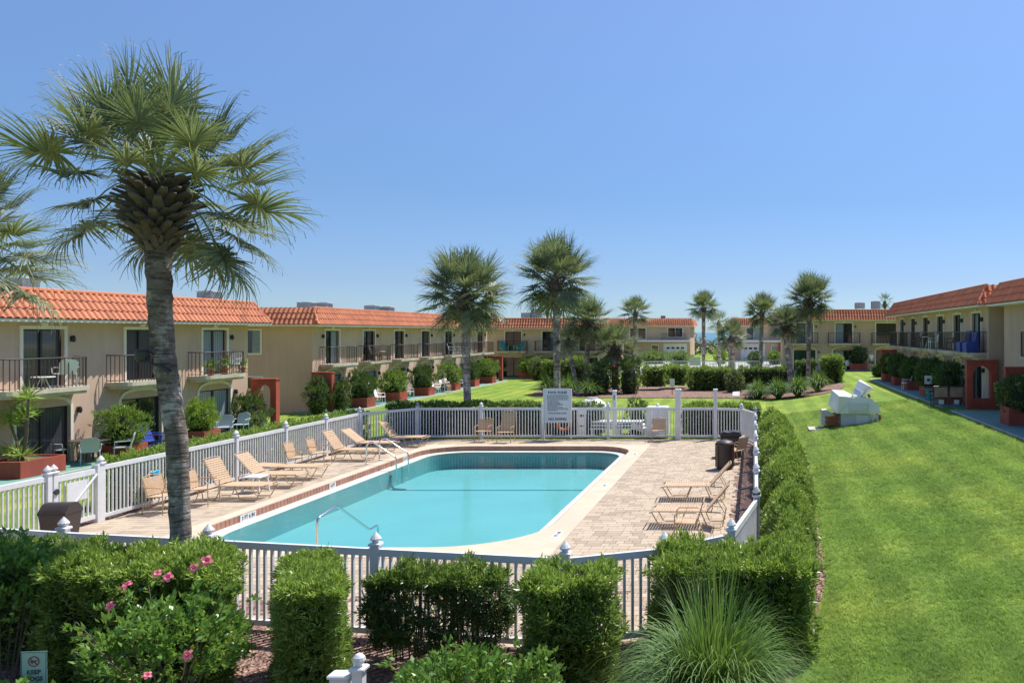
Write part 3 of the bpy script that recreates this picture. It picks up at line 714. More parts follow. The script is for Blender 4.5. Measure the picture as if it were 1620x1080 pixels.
# right row: rz=+90 (local x runs away, local y = -X)
building('long_right_building', 'long shaded beige building on the right with a row of six upper balconies', (10.9, 37.9, .83), PI/2, 24.4, 9,
    [dict(x=y-37.9, pu=p, pl=q, bal=3.5, rc=.25, fine=(1 if y < 48 else 0)) for y, p, q in ((39.9, GC, GG), (43.6, CG, CG), (47.6, G, CG), (51.6, G, G), (55.6, G, G), (59.6, BL, G))],
    wall='stucco', singles=200, ends=(1, 1), hip=(2, 1), order=-1)
building('near_right_building', 'nearest right hand building, cut off by the picture edge, with iron balcony rail', (11.25, 8.0, .83), PI/2, 28.7, 9,
    [dict(x=22.9, pu=G, pl=G, bal=3.8), dict(x=18.6, bal=3.8), dict(x=14.3)], wall='stucco', fine=1, singles=110, ends=(0, 1), hip=(1, 1), order=1)
building('far_right_building', 'beige building across the far end of the right lawn with orange tile roof', (14.9, 77.6, .77), PI, 11.9, 9,
    [dict(x=14.9-12.7, pu=G, pl=TC, bal=3.0, rc=.2, uw=1.0), dict(x=14.9-8.66, pu=('glass', 'curtain'), pl=GC, bal=3.1, rc=.2), dict(x=14.9-4.95, pu=CG, pl=GG, bal=2.6, rc=.2)], wall='stucco', ends=(0, 1))
# two beach houses with garages, 110 m away
def beach_house(name, label, loc, L, garage, doors, wins, rowlbl=None):
    t = thing(name, label, 'building', loc, PI); ZE, ZT = 4.85, 5.85
    MB().box(0, L, -9, 0, -.4, ZE-.02).build('wall', 'stucco', t)
    MB().box(-.6, L+.6, -9, .9, ZE-.1, ZE).build('eave', 'trim', t)
    r = MB(); r.poly([(-.6, .9, ZE), (-.1, .3, ZT), (L+.1, .3, ZT), (L+.6, .9, ZE)]); r.poly([(-.6, .9, ZE), (-.6, -9, ZE), (-.1, -9, ZT), (-.1, .3, ZT)]); r.poly([(L+.6, -9, ZE), (L+.6, .9, ZE), (L+.1, .3, ZT), (L+.1, -9, ZT)]); r.poly([(-.1, .3, ZT), (-.1, -9, ZT), (L+.1, -9, ZT), (L+.1, .3, ZT)]); r.build('roof', 'tile_base', t)
    tile_plane(t, (L+.6, .9, ZE), (-1, 0, 0), (0, -.6, ZT-ZE), L+1.2, .5, .5, 0)
    MB().box(-.2, L+.2, 0, 1.3, 2.62, 2.85).build('ledge', 'white', t)
    x = garage; g = MB().box(x-1.5, x+1.5, .0, .05, .02, 2.15); gd = g.build('garage_door', 'white', t)
    for k in range(4): MB().box(x-1.25+k*.68, x-.8+k*.68, .05, .056, 1.6, 1.85).build('pane', 'glass', gd)
    tr = MB(); tr.box(x-1.68, x-1.5, 0, .07, 0, 2.35); tr.box(x+1.5, x+1.68, 0, .07, 0, 2.35); tr.box(x-1.5, x+1.5, 0, .068, 2.15, 2.35); tr.build('trim', 'white', gd)
    for x, w, m in doors:
        d = MB().box(x-w-.1, x+w+.1, 0, .05, 0, 2.2).build('door', 'trim', t); MB().box(x-w, x+w, .05, .056, .04, 2.08).build('pane', m, d)
    for x, w, z0, z1, m in wins:
        d = MB().box(x-w-.12, x+w+.12, 0, .05, z0-.12, z1+.12).build('window', 'white', t); MB().box(x-w, x-.03, .05, .056, z0, z1).build('pane', m, d); MB().box(x+.03, x+w, .05, .056, z0, z1).build('pane', 'glass', d)
    return t
hl = beach_house('beach_house', 'far beach house left of the sea gap with white garage door and balcony rail', (-8.8, 116.5, .45), 16.5, 2.1, [(5.0, .45, 'glass'), (8, .45, 'glass')], [(2.1, 1.0, 3.3, 4.55, 'glass'), (7.4, 1.1, 3.0, 4.5, 'glass'), (12, 1.1, 3.0, 4.5, 'glass')])
b = MB().box(.5, 3.9, 1.2, 1.26, 3.75, 3.8)
for k in range(24): b.box(.5+k*.147, .53+k*.147, 1.21, 1.24, 2.86, 3.78)
b.build('railing', 'dark', hl)
beach_house('beach_house', 'far beach house right of the sea gap, pale garage door and red arch beside it', (5.2, 113.5, .45), 8.0, 5.1, [(2.0, .45, 'curtain')], [(5.0, 1.0, 2.95, 4.55, 'curtain')])

# rooftop condensers
def condenser(loc, w, h, label, rz=0, legs=0, mat='ac'):
    t = thing('air_conditioner', label, 'air conditioner', loc, rz, 'rooftop air conditioning units'); w *= .9; h *= .88
    b = MB().bbox(-w/2, w/2, -w/2, w/2, legs+.04, legs+h-.05, .03)
    if legs:
        for sx in (-1, 1):
            for sy in (-1, 1): b.box(sx*w*.4-.03, sx*w*.4+.03, sy*w*.4-.03, sy*w*.4+.03, 0, legs+.06)
    b.build('casing', mat, t); f = MB(); n = 11
    for k in range(n):
        x = -w/2+.06+(w-.12)*k/(n-1)
        for y in (-w/2-.012, w/2+.0): f.box(x-.012, x+.012, y, y+.012, legs+.08, legs+h-.1)
        for y in (-w/2-.012, w/2+.0): f.box(y, y+.012, x-.012, x+.012, legs+.08, legs+h-.1)
    f.build('grille', 'ac_dark', t); MB().bbox(-w/2-.02, w/2+.02, -w/2-.02, w/2+.02, legs+h-.05, legs+h, .02).lathe([(w*.38, legs+h), (w*.38, legs+h+.02), (w*.3, legs+h+.035)], 0, 0, 16).build('fan_cover', mat, t)
ZR = 5.66
condenser((-26.2, 29.5, ZR), .78, .75, 'ribbed grey condenser on the nearest left roof, right one of two')
condenser((-27.2, 28.9, ZR), .9, .42, 'low grey condenser on the nearest left roof beside the taller one')
condenser((-24.3, 39.0-2.2, ZR), .8, .62, 'grey condenser at the right end of the nearest left roof')
condenser((-26.4, 48.8, ZR), .95, .55, 'wide condenser on the long left roof above the first balcony'); condenser((-25.3, 48.6, ZR), .75, .52, 'condenser touching the wide one on the long left roof')
condenser((-26.0, 56.2, ZR), .85, .62, 'left condenser of the second pair on the long left roof'); condenser((-25.4, 57.2, ZR), .8, .55, 'right condenser of the second pair on the long left roof')
condenser((-22.5, 82, ZR), 1.0, .75, 'pale low condenser on the cross building roof'); condenser((-21.6, 82.2, ZR), .95, 1.2, 'tall dark condenser on the cross building roof between the palms')
condenser((10.6, 81.0, ZR+.75), 1.0, .72, 'drum shaped unit on legs on the far right roof, left one', 0, .25); condenser((12.2, 81.2, ZR+.75), .9, .95, 'drum shaped unit on legs on the far right roof, right one', 0, .2)
condenser((-12.9, 119, ZR+.6), .7, .6, 'small condenser on the far beach house roof')

# red arch screens at the building ends
def arch(loc, w, h, label, ow=.55, sill=.0, th=.3, top=.22):
    t = thing('arch_screen', label, 'arch', loc, 0)
    mb = MB(); x0, x1 = (w-ow)/2, (w+ow)/2; r = ow/2; zc = h-top-r; N = 12
    for ya, yb, fl in ((0, 0, 0), (th, th, 1)):
        def P(q): return q if not fl else q[::-1]
        mb.poly(P([(0, ya, 0), (x0, ya, 0), (x0, ya, h), (0, ya, h)])); mb.poly(P([(x1, ya, 0), (w, ya, 0), (w, ya, h), (x1, ya, h)]))
        if sill: mb.poly(P([(x0, ya, 0), (x1, ya, 0), (x1, ya, sill), (x0, ya, sill)]))
        for k in range(N):
            a, b = PI-PI*k/N, PI-PI*(k+1)/N; p = [(w/2+r*math.cos(a), ya, zc+r*math.sin(a)), (w/2+r*math.cos(b), ya, zc+r*math.sin(b))]
            mb.poly(P([p[0], p[1], (p[1][0], ya, h), (p[0][0], ya, h)]))
    for k in range(N):
        a, b = PI-PI*k/N, PI-PI*(k+1)/N; p, q = (w/2+r*math.cos(a), zc+r*math.sin(a)), (w/2+r*math.cos(b), zc+r*math.sin(b))
        mb.poly([(p[0], 0, p[1]), (p[0], th, p[1]), (q[0], th, q[1]), (q[0], 0, q[1])])
    mb.poly([(x0, 0, sill), (x0, th, sill), (x0, th, zc), (x0, 0, zc)]); mb.poly([(x1, th, sill), (x1, 0, sill), (x1, 0, zc), (x1, th, zc)])
    if sill: mb.poly([(x0, 0, sill), (x1, 0, sill), (x1, th, sill), (x0, th, sill)])
    mb.poly([(0, 0, 0), (0, 0, h), (0, th, h), (0, th, 0)]); mb.poly([(w, 0, 0), (w, th, 0), (w, th, h), (w, 0, h)]); mb.poly([(0, 0, h), (w, 0, h), (w, th, h), (0, th, h)])
    mb.build('screen', 'red', t); MB().box(-.03, w+.03, -.03, th+.03, h, h+.05).build('coping', 'red', t)
arch((-22.88, 37.5, 0), 1.15, 2.2, 'red arched screen at the end of the nearest left building beside a flowering bush', .62, .0, .3)
arch((-24.0, 44.75, 0), 1.1, 2.15, 'red arched screen at the near end of the long left building', .6)
arch((-24.0, 73.6, 0), 1.6, 2.2, 'red arched screen in the far corner of the left lawn', 1.0)
arch((9.82, 37.6, .83), 1.42, 2.22, 'red arched screen at the near end of the long right building', .82, .5)
arch((9.75, 31.6, .83), 1.5, 2.15, 'red arched screen at the right picture edge behind a dark shrub', .95, .3)
arch((9.75, 61.9, .83), 1.4, 2.2, 'red arched screen at the far end of the shaded right patio', .8)
arch((3.6, 113.0, .45), 2.1, 2.3, 'small red arch beside the far beach house door', 1.0)

# ------------------------------------------------------------------ fences
PK = MB().box(-.016, .016, -.016, .016, 0, 1.10).mesh('picket', 'white')
PK5 = MB().box(-.019, .019, -.019, .019, 0, 1.10).mesh('picket', 'white')
POST = MB().bbox(-.06, .06, -.06, .06, 0, 1.33, .006).mesh('post', 'white')
def capmesh(ball=0):
    m = MB(); m.bbox(-.082, .082, -.082, .082, 0, .035, .012)
    if ball: m.lathe([(.03, .035), (.035, .05), (.055, .07), (.068, .1), (.06, .135), (.035, .165), (.004, .18)], 0, 0, 12)
    else: m.lathe([(.035, .035), (.042, .05), (.072, .075), (.078, .095), (.05, .135), (.02, .17), (.004, .19)], 0, 0, 10)
    return m.mesh('post_cap', 'white', smooth=False)
CAP, BALL = capmesh(), capmesh(1)
def fence(label, pts, group=None, posts=None, gate=None, single=True, zf=lambda x, y: 0.0, sp=.118, name='picket_fence', pk=PK):
    x0, y0 = pts[0]; t = thing(name, label, 'fence', (x0, y0, 0), 0, group); m = MB(); st = []
    for i, (x, y) in enumerate(posts if posts else pts):
        if i in NOPOST: continue
        z = float(zf(x, y)); p = put(POST, 'post', t, (x-x0, y-y0, z)); put(CAP, 'post_cap', p, (0, 0, 1.33))
    for i, ((xa, ya), (xb, yb)) in enumerate(zip(pts, pts[1:])):
        L = math.dist((xa, ya), (xb, yb)); ux, uy = (xb-xa)/L, (yb-ya)/L; nx, ny = -uy, ux
        za, zb = float(zf(xa, ya)), float(zf(xb, yb))
        for (z0, z1, hw) in ((1.18, 1.28, .032), (.07, .15, .028)):
            rl = MB(); c = [(xa+nx*s*hw-x0, ya+ny*s*hw-y0, za+z) for z in (z0, z1) for s in (-1, 1)]+[(xb+nx*s*hw-x0, yb+ny*s*hw-y0, zb+z) for z in (z0, z1) for s in (-1, 1)]
            rl.add(c, [(0, 1, 3, 2), (4, 6, 7, 5), (0, 4, 5, 1), (2, 3, 7, 6), (0, 2, 6, 4), (1, 5, 7, 3)]); rl.build('rail', 'white', t)
        n = max(2, round(L/sp)); a = math.atan2(uy, ux)
        for k in range(1, n):
            u = k/n; x, y, z = xa+(xb-xa)*u-x0, ya+(yb-ya)*u-y0, za+(zb-za)*u+.11
            if single: put(pk, 'picket', t, (x, y, z), a)
            else: m.box(x-.028, x+.028, y-.016, y+.016, z, z+1.1)
    if not single: m.build('pickets', 'white', t, kind='stuff')
    return t
NOPOST = ()
LX = -15.05
fence('white picket fence along the left side of the pool deck beyond the gate', [(LX, 18.98), (LX, 21.45), (LX, 23.95), (LX, 26.5), (LX, 29.0), (LX, 31.5), (-13.7, 33.66)])
fence('white picket fence across the far end of the pool deck', [(-13.7, 33.66), (-11.1, 33.66), (-8.57, 33.66), (-5.9, 33.66), (-2.98, 33.66), (-1.5, 33.66), (-.44, 33.3), (.12, 31.6)])
fence('short white picket fence left of the gate, nearest the left edge', [(LX, 17.55), (LX, 15.2), (LX, 13.6)])
fence('white picket fence across the near end of the pool between the hedges', FR, pk=PK5)
fence('white picket fence along the right side of the deck seen end on', [(.08, 15.2), (.09, 17.9), (.1, 20.6), (.1, 23.3), (.11, 26.0), (.11, 28.8), (.12, 31.6)])
# gate
gt = thing('gate', 'white picket gate with a diagonal brace and blank panel in the left pool fence', 'gate', (LX, 17.7, 0), 0)
for y in (.0, 1.18):
    p = put(POST, 'post', gt, (0, y, 0)); 
p = gt.children
put(CAP, 'post_cap', gt, (0, 0, 1.33)); 
for z0, z1 in ((1.12, 1.24), (.1, .2)): MB().box(-.03, .03, .06, 1.12, z0, z1).build('rail', 'white', gt)
for k in range(8): put(PK, 'picket', gt, (0, .16+k*.125, .12), 0)
MB().tube([(.06, .1, .25), (.06, 1.1, 1.12)], .028, 5).build('brace', 'white', gt)
MB().box(.035, .045, .3, .85, .62, 1.05).build('panel', 'white', gt)
lk = MB().tube([(.03, 0, .92), (.085, 0, .92)], .065, 12).build('latch', 'dark', gt)
# the far pool's fence
fz = lambda x, y: float(ground_z(x, y))
NOPOST = ()
fence('distant white fence round the second pool beyond the shrub bed', [(-17.5, 74.5), (-14.5, 80), (-11.4, 82.5), (-8.1, 84), (-3.2, 84), (1.0, 84), (4.9, 83.5)], single=False, zf=lambda x, y: fz(x, y)+.12, sp=.15)
# posts with lamps in the far fence line
def tall_post(x, y, h, label, w=.075):
    t = thing('deck_post', label, 'post', (x, y, 0)); MB().bbox(-w, w, -w, w, 0, h-.06, .01).build('shaft', 'white', t); MB().bbox(-w-.02, w+.02, -w-.02, w+.02, h-.06, h, .02).build('post_cap', 'white', t); return t
tp = tall_post(-5.75, 34.3, 1.95, 'tall slim white post with a dark slot behind the far fence'); MB().box(-.02, .02, -.083, -.076, 1.55, 1.75).build('slot', 'dark', tp)
tall_post(-3.02, 33.5, 2.06, 'thick white post in the far fence beside the tan chair', .11); tall_post(-1.5, 33.5, 2.06, 'tall white post in the far fence left of the bins')
# ------------------------------------------------------------------ vegetation
def box_surface(b, n):
    """n random points with normals on the top and sides of a box (x0,x1,y0,y1,z0,z1), rounded a little"""
    x0, x1, y0, y1, z0, z1 = b; sx, sy, sz = x1-x0, y1-y0, z1-z0
    ar = np.array([sx*sy, sx*sz*1.0, sx*sz*.35, sy*sz*.8, sy*sz*.8]); k = RNG.choice(5, n, p=ar/ar.sum())
    u, v = RNG.random(n), RNG.random(n); P = np.zeros((n, 3)); N = np.zeros((n, 3))
    for i in range(5):
        m = k == i
        if i == 0: P[m] = np.c_[x0+sx*u[m], y0+sy*v[m], np.full(m.sum(), z1)]; N[m] = (0, 0, 1)
        elif i in (1, 2): P[m] = np.c_[x0+sx*u[m], np.full(m.sum(), y0 if i == 1 else y1), z0+sz*v[m]]; N[m] = (0, -1 if i == 1 else 1, 0)
        else: P[m] = np.c_[np.full(m.sum(), x0 if i == 3 else x1), y0+sy*u[m], z0+sz*v[m]]; N[m] = (-1 if i == 3 else 1, 0, 0)
    return P, N
def lumps(P, amp, f, seed=0.):
    return amp*(np.sin(P[:, 0]*f+seed)*np.sin(P[:, 1]*f*1.13+seed*2)+np.sin(P[:, 2]*f*1.3+P[:, 0]*f*.7+seed*3)*.7)
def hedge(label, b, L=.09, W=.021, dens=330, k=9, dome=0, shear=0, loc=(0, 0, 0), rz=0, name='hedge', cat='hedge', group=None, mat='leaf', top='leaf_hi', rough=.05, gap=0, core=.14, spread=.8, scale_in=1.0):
    """clipped hedge: tufts of leaves on a lumpy box, darker twiggy inside; b in local axes"""
    t = thing(name, label, cat, loc, rz, group); x0, x1, y0, y1, z0, z1 = b
    ar = (x1-x0)*(y1-y0)+(x1-x0)*(z1-z0)*1.35+(y1-y0)*(z1-z0)*1.6; n = int(ar*dens)
    P, N = box_surface(b, n); sd_ = RNG.random()*9
    # round the upper edges
    cx, cy = (x0+x1)/2, (y0+y1)/2; ez = np.clip((P[:, 2]-(z1-.16))/.16, 0, 1)
    ex = np.clip((np.abs(P[:, 0]-cx)-((x1-x0)/2-.14))/.14, 0, 1); ey = np.clip((np.abs(P[:, 1]-cy)-((y1-y0)/2-.14))/.14, 0, 1)
    P[:, 2] -= .07*np.maximum(ex, ey)**2*ez; N[:, :2] += .5*np.c_[np.sign(P[:, 0]-cx)*ex*ez, np.sign(P[:, 1]-cy)*ey*ez]
    P += unit(N)*(lumps(P, rough, 5.2, sd_)+lumps(P, rough*.6, 13, sd_*2)-np.abs(RNG.normal(size=n))*rough*.9)[:, None]
    P -= unit(N)*(np.where(RNG.random(n) < .4, RNG.uniform(.03, .17, n), 0))[:, None]
    if dome: q = 1-np.clip(((P[:, 0]-cx)/((x1-x0)/2))**2+((P[:, 1]-cy)/((y1-y0)/2))**2, 0, 1.6); P[:, 2] += dome*(q-.5)*np.clip((P[:, 2]-z0)/(z1-z0), 0, 1)**2
    P[:, 0] += shear*(P[:, 1]-y0)
    if gap:
        g = lumps(P, 1, 6.5, sd_*3); keep = (g > -gap) | (P[:, 2] > z1-.15); P, N = P[keep], N[keep]
    tf = (P[:, 2] > z1-.13) & (RNG.random(len(P)) < .85)  # top tufts: new growth, with the sunlit look put into a brighter leaf colour
    for sel, nm, m in ((~tf, 'foliage', mat), (tf, 'sunlit_new_growth', top)):
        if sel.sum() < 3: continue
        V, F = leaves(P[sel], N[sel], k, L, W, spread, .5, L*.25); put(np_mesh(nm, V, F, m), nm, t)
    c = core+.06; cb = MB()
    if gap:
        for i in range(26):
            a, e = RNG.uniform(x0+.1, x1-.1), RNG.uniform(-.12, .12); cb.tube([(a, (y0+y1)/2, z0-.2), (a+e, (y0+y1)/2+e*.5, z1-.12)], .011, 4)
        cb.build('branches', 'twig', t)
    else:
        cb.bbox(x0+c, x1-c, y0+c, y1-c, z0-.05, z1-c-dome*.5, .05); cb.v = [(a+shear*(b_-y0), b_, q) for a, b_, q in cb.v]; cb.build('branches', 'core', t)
    return t
def bush(label, loc, r, h, L=.08, W=.022, n=700, k=8, name='shrub', cat='shrub', group=None, mat='leaf', core=.62, spiky=0, z0=.0):
    t = thing(name, label, cat, loc, RNG.random()*6, group)
    d = unit(RNG.normal(size=(n, 3))); d[:, 2] = np.where(d[:, 2] < -.6, -d[:, 2], d[:, 2]); s = RNG.random()*9
    rad = 1+lumps(d*2.1, .17+.05*spiky, 2.4, s)+lumps(d*5, .09+.06*spiky, 2.2, s)+RNG.random(n)*.06 - np.abs(RNG.normal(size=n))*.10
    P = d*rad[:, None]; P[:, 2] = (P[:, 2]+.62)/1.62*h; P[:, :2] *= r*(.62+.38*sm(P[:, 2:3]/h/.55)); P[:, 0] += spiky*.22*(P[:, 2]/h)*r; P[:, 2] += z0
    V, F = leaves(P, d*np.array([1, 1, 1.0])+np.array([0, 0, .5+spiky]), k, L, W, .6, .4, L*.3); put(np_mesh('foliage', V, F, mat), 'foliage', t)
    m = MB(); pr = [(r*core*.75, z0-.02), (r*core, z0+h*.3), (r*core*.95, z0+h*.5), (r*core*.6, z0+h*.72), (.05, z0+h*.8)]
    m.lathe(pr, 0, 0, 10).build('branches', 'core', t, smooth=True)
    return t
def grass_clump(label, loc, r, h, n=600, w=.012, name='grass_clump', group=None, mat='blade', stiff=.0, wild=0.0):
    t = thing(name, label, 'ornamental grass', loc, RNG.random()*6, group); S_ = 6
    az = RNG.random(n)*2*PI; lean = RNG.random(n)**(.8-.25*wild); cl = np.floor(RNG.random(n)*14); az = az+wild*.35*np.sin(cl*2.3+az*2); ln = h*RNG.uniform(.8-.35*wild, 1.25, n)*(1+wild*.15*np.sin(cl*1.7+1)); tw_ = RNG.normal(size=n)*.35*wild; b = r*.12*np.sqrt(RNG.random(n))
    dirx, diry = np.cos(az), np.sin(az); V = np.zeros((n, S_+1, 2, 3)); ww = w*RNG.uniform(.6, 1.3, n)
    for i in range(S_+1):
        u = i/S_; arc = lean*(u**1.5); ho = b+r*1.05*lean*(u**(1.25)); z = ln*(u-(.45+.4*lean)*lean*u*u*u*(1-stiff))
        wd = ww*(1-u)**.6*(1 if i else .6); x, y = dirx*ho-diry*ho*tw_*u, diry*ho+dirx*ho*tw_*u
        V[:, i, 0] = np.c_[x-diry*wd, y+dirx*wd, z]; V[:, i, 1] = np.c_[x+diry*wd, y-dirx*wd, z+wd*.3]
    V = V.reshape(n, -1, 3); base = (np.arange(n)*(2*(S_+1)))[:, None, None]
    q = np.array([[2*i, 2*i+1, 2*i+3, 2*i+2] for i in range(S_)])[None]; F = (q+base).reshape(-1, 4)
    put(np_mesh('blades', V.reshape(-1, 3), F, mat), 'blades', t)
    MB().lathe([(r*.12, -.05), (r*.14, h*.06), (r*.1, h*.2), (.02, h*.28)], 0, 0, 9).build('crown', 'core', t, smooth=True)
    return t

# -- sabal palms
def frond_mesh(seed, pl=1.0, bl=1.0, nleaf=42, droop=.25, costa=.30, st=5, stringy=.2, wd=.019):
    r = np.random.default_rng(seed); V, F, mi = [], [], []
    def quad(a, b, c, d, m): n = len(V); V.extend([a, b, c, d]); F.append((n, n+1, n+2, n+3)); mi.append(m)
    # petiole: rises then bends outward along +x
    def pet(u): return np.array([pl*u, 0, .12*math.sin(u*PI)*pl-.10*pl*u*u])
    N = 5
    for i in range(N):
        a, b = pet(i/N), pet((i+1)/N); wa, wb = .026*(1.35-i/N*.7), .026*(1.35-(i+1)/N*.7)
        for s in (1, -1): quad(a+(0, s*wa, 0), b+(0, s*wb, 0), b+(0, 0, -.018), a+(0, 0, -.018), 1)
        quad(a+(0, -wa, 0), b+(0, -wb, 0), b+(0, wb, 0), a+(0, wa, 0), 1)
    h0 = pet(1.0)
    def cost(u): return h0+np.array([costa*bl*u*(1-.22*u), 0, -costa*bl*.55*u*u])
    for i in range(nleaf):
        t = i/(nleaf-1)*2-1; ang = t*2.62; side = abs(t); base = cost(1-side**.8); l = bl*(1.0-.30*side**2)*r.uniform(.88, 1.08)*(.80+.2*(1-side))
        a = ang+r.normal()*.03; d = np.array([math.cos(a), math.sin(a), .20*math.cos(side*2)+.10+r.normal()*.035]); d /= np.linalg.norm(d)
        sp = np.cross(d, (0, 0, 1)); sp /= np.linalg.norm(sp); w0 = wd*bl; pa = None
        dr = droop*r.uniform(.6, 1.7)*(1+.5*side); curl = r.normal()*.1
        for k in range(st+1):
            u = k/st; p = base+d*l*u*(1-.22*dr*u*u)-np.array([0, 0, 1])*l*dr*u**2.6*.95+sp*curl*u**3*l
            w = w0*(.35+1.0*math.sin(min(u*1.75+.12, 1)*PI*.5))*(1-u**1.7) if k < st else .0035
            fold = np.array([0, 0, w*.45]); q = (p-sp*w+fold, p, p+sp*w+fold)
            if pa: quad(pa[0], q[0], q[1], pa[1], 0); quad(pa[1], q[1], q[2], pa[2], 0)
            pa = q
        if r.random() < stringy:      # split tip hanging as a thread
            e = pa[1]; quad(e, e+sp*.008, e+np.array([d[0]*.05+.008, d[1]*.05, -.11*bl]), e+np.array([d[0]*.05, d[1]*.05, -.11*bl]), 2)
    me = np_mesh('frond', np.array(V), np.array(F), ['frond', 'petiole', 'deadfrond'], mi); return me
FM = {}
def frond_set(det):
    if det not in FM:
        nl, st = {2: (64, 5), 1: (46, 4), 0: (24, 3)}[det]
        FM[det] = [frond_mesh(20+i+det*10, 1.12 if det == 2 else .95, .84 if det == 2 else 1.0, nl, dp, wd=.019 if det == 2 else .023, st=st, stringy=(.3 if det == 2 else .2)) for i, dp in enumerate((.05, .08, .12, .18, .26, .38))]
    return FM[det]
BOOT = None
def boot_mesh():
    m = MB(); w0, w1, L = .085, .035, .26
    pts = [(0, w0, 0), (.5, w0*.75, .05), (1, w1, .15)]; V = []
    for u, w, o in pts: V += [(-w, -o, u*L), (w, -o, u*L), (w*.8, -o-.035, u*L-.01), (-w*.8, -o-.035, u*L-.01)]
    F = [(0, 3, 2, 1), (8, 9, 10, 11)]
    for k in (0, 4): F += [(k+i, k+(i+1) % 4, k+4+(i+1) % 4, k+4+i) for i in range(4)]
    return m.add(V, F).mesh('boot', 'boot')
def palm(label, base, top, crown_r, path=None, r0=.2, r1=.17, n=34, det=1, barrel=(.32, .7), boots=60, seed=0, group='sabal palms', squash=1.0, low=-50, skirt=0):
    rr = random.Random(seed+5); bx, by, bz = base; t = thing('palm_tree', label, 'palm tree', (bx, by, bz), 0, group)
    P = path or [(0, 0, 0), (top[0]-bx, top[1]-by, top[2]-bz)]; P = [Vector(p) for p in P]; H = P[-1].z
    # trunk
    rings = max(14, int(H/.11)) if det == 2 else max(10, int(H/.35)); ns = 18 if det == 2 else 10; V, F = [], []
    def cl(z):
        for a, b in zip(P, P[1:]):
            if z <= b.z+1e-6: u = (z-a.z)/(b.z-a.z); u2 = u; return a.lerp(b, u2)
        return P[-1]
    for i in range(rings+1):
        z = -.1+(H+.1)*i/rings; c = cl(max(z, 0)); u = i/rings; wob = rr.uniform(-.012, .012) if det == 2 else 0; r = (r0+(r1-r0)*u**2)*(1+(.16*max(0, 1-u*9)))*(1+rr.uniform(-.04, .04))
        if det == 2: r *= 1+.05*((i*7) % 3-1)*.5
        for k in range(ns):
            a = 2*PI*k/ns; q = r*(1+rr.uniform(-.025, .025)); V.append((c.x+wob+q*math.cos(a)*(1+.05*math.sin(2*a+i*.11)), c.y+q*math.sin(a), z+(.03*math.sin(a*2+i*1.9) if det == 2 and 0 < i < rings else 0)))
    for i in range(rings):
        for k in range(ns): F.append((i*ns+k, i*ns+(k+1) % ns, (i+1)*ns+(k+1) % ns, (i+1)*ns+k))
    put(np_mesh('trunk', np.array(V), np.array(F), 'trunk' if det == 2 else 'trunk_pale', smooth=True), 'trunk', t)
    T = P[-1]; br, bh = barrel
    core = MB().lathe([(r1*.98, -.15), (r1*1.15, 0), (br*.8, bh*.25), (br*.86, bh*.55), (br*.55, bh*.9), (.08, bh*1.15)], T.x, T.y, 12)
    core.v = [(x, y, z+T.z) for x, y, z in core.v]; core.build('crown_shaft', 'boot', t)
    global BOOT
    if BOOT is None: BOOT = boot_mesh()
    bm = MB(); BV = [tuple(v.co) for v in BOOT.vertices]; BF = [tuple(p.vertices) for p in BOOT.polygons]
    for i in range(boots):
        u = i/boots; a = i*2.399963; zz = T.z-.25+(bh+.2)*u; prof = r1*1.0+(br*.9-r1)*math.sin(min(max((u-.08)*1.5, 0), 1)*PI*.5)*(1 if u < .75 else 1-(u-.75)*1.6)
        tilt = (.9 if u > .2 else .5)+rr.uniform(-.25, .25); s = rr.uniform(.75, 1.2)*(1 if u > .12 else .6)
        M4 = Matrix.Translation((T.x+prof*math.cos(a), T.y+prof*math.sin(a), zz)) @ Matrix.Rotation(a+PI/2, 4, 'Z') @ Matrix.Rotation(tilt*.6, 4, 'X') @ Matrix.Scale(s*(br/.34)**.5, 4)
        if det == 2: o = put(BOOT, 'boot', t); o.matrix_local = M4
        else: bm.add([tuple(M4 @ Vector(v)) for v in BV], BF)
    if det != 2 and boots: bm.build('boots', 'boot', t, kind='stuff')
    fs = frond_set(det); c = T+Vector((0, 0, bh*.98))
    for i in range(n):
        u = (i+.5)/n; el = math.radians(86-(86-low)*u**.95+rr.uniform(-6, 6)); az = i*2.399963+rr.uniform(-.25, .25)
        if el < math.radians(2) and det and math.sin(az) < (-.35 if det == 2 else -.72): continue      # the side towards the pool has been pruned
        k = min(5, int(u*5.2+rr.random()*.9)); s = crown_r/1.95*rr.uniform(.88, 1.08)*(1-.12*(1-u)*(1-u))
        M4 = Matrix.Translation(c+Vector((0, 0, -.13*u*bh))) @ Matrix.Rotation(az, 4, 'Z') @ Matrix.Rotation(-el, 4, 'Y') @ Matrix.Rotation(rr.uniform(-.5, .5), 4, 'X') @ Matrix.Diagonal((s, s, s*squash, 1))
        o = put(fs[k], 'frond', t); o.matrix_local = M4
    if skirt:
        sk = MB()
        for i in range(skirt):
            a = rr.random()*2*PI; d = Vector((math.cos(a), math.sin(a), 0)); p = T+d*r1*1.1+Vector((0, 0, rr.uniform(-.1, .3))); l = rr.uniform(.3, .8)
            sk.poly([p, p+d*.25*l+Vector((0, 0, -l*.3)), p+d*.3*l+Vector((0, 0, -l)), p+d*.12*l+Vector((0, 0, -l*.5))])
        sk.build('dead_fronds', 'deadfrond', t)
    return t
def palm_px(label, px, y, tpx, zt, cr, **kw):
    """palm standing at distance y, trunk foot at column px, crown foot at column tpx and height zt"""
    x0, x1 = (px-1190)*y/FPX, (tpx-1190)*y/FPX; g = float(ground_z(x0, y)); return palm(label, (x0, y, g), (x1, y, zt), cr, **kw)
zz = lambda py, y: CAMH-(py-526)*y/FPX
Y1 = 11.62; k1 = Y1/FPX; bx1 = (290-1190)*k1
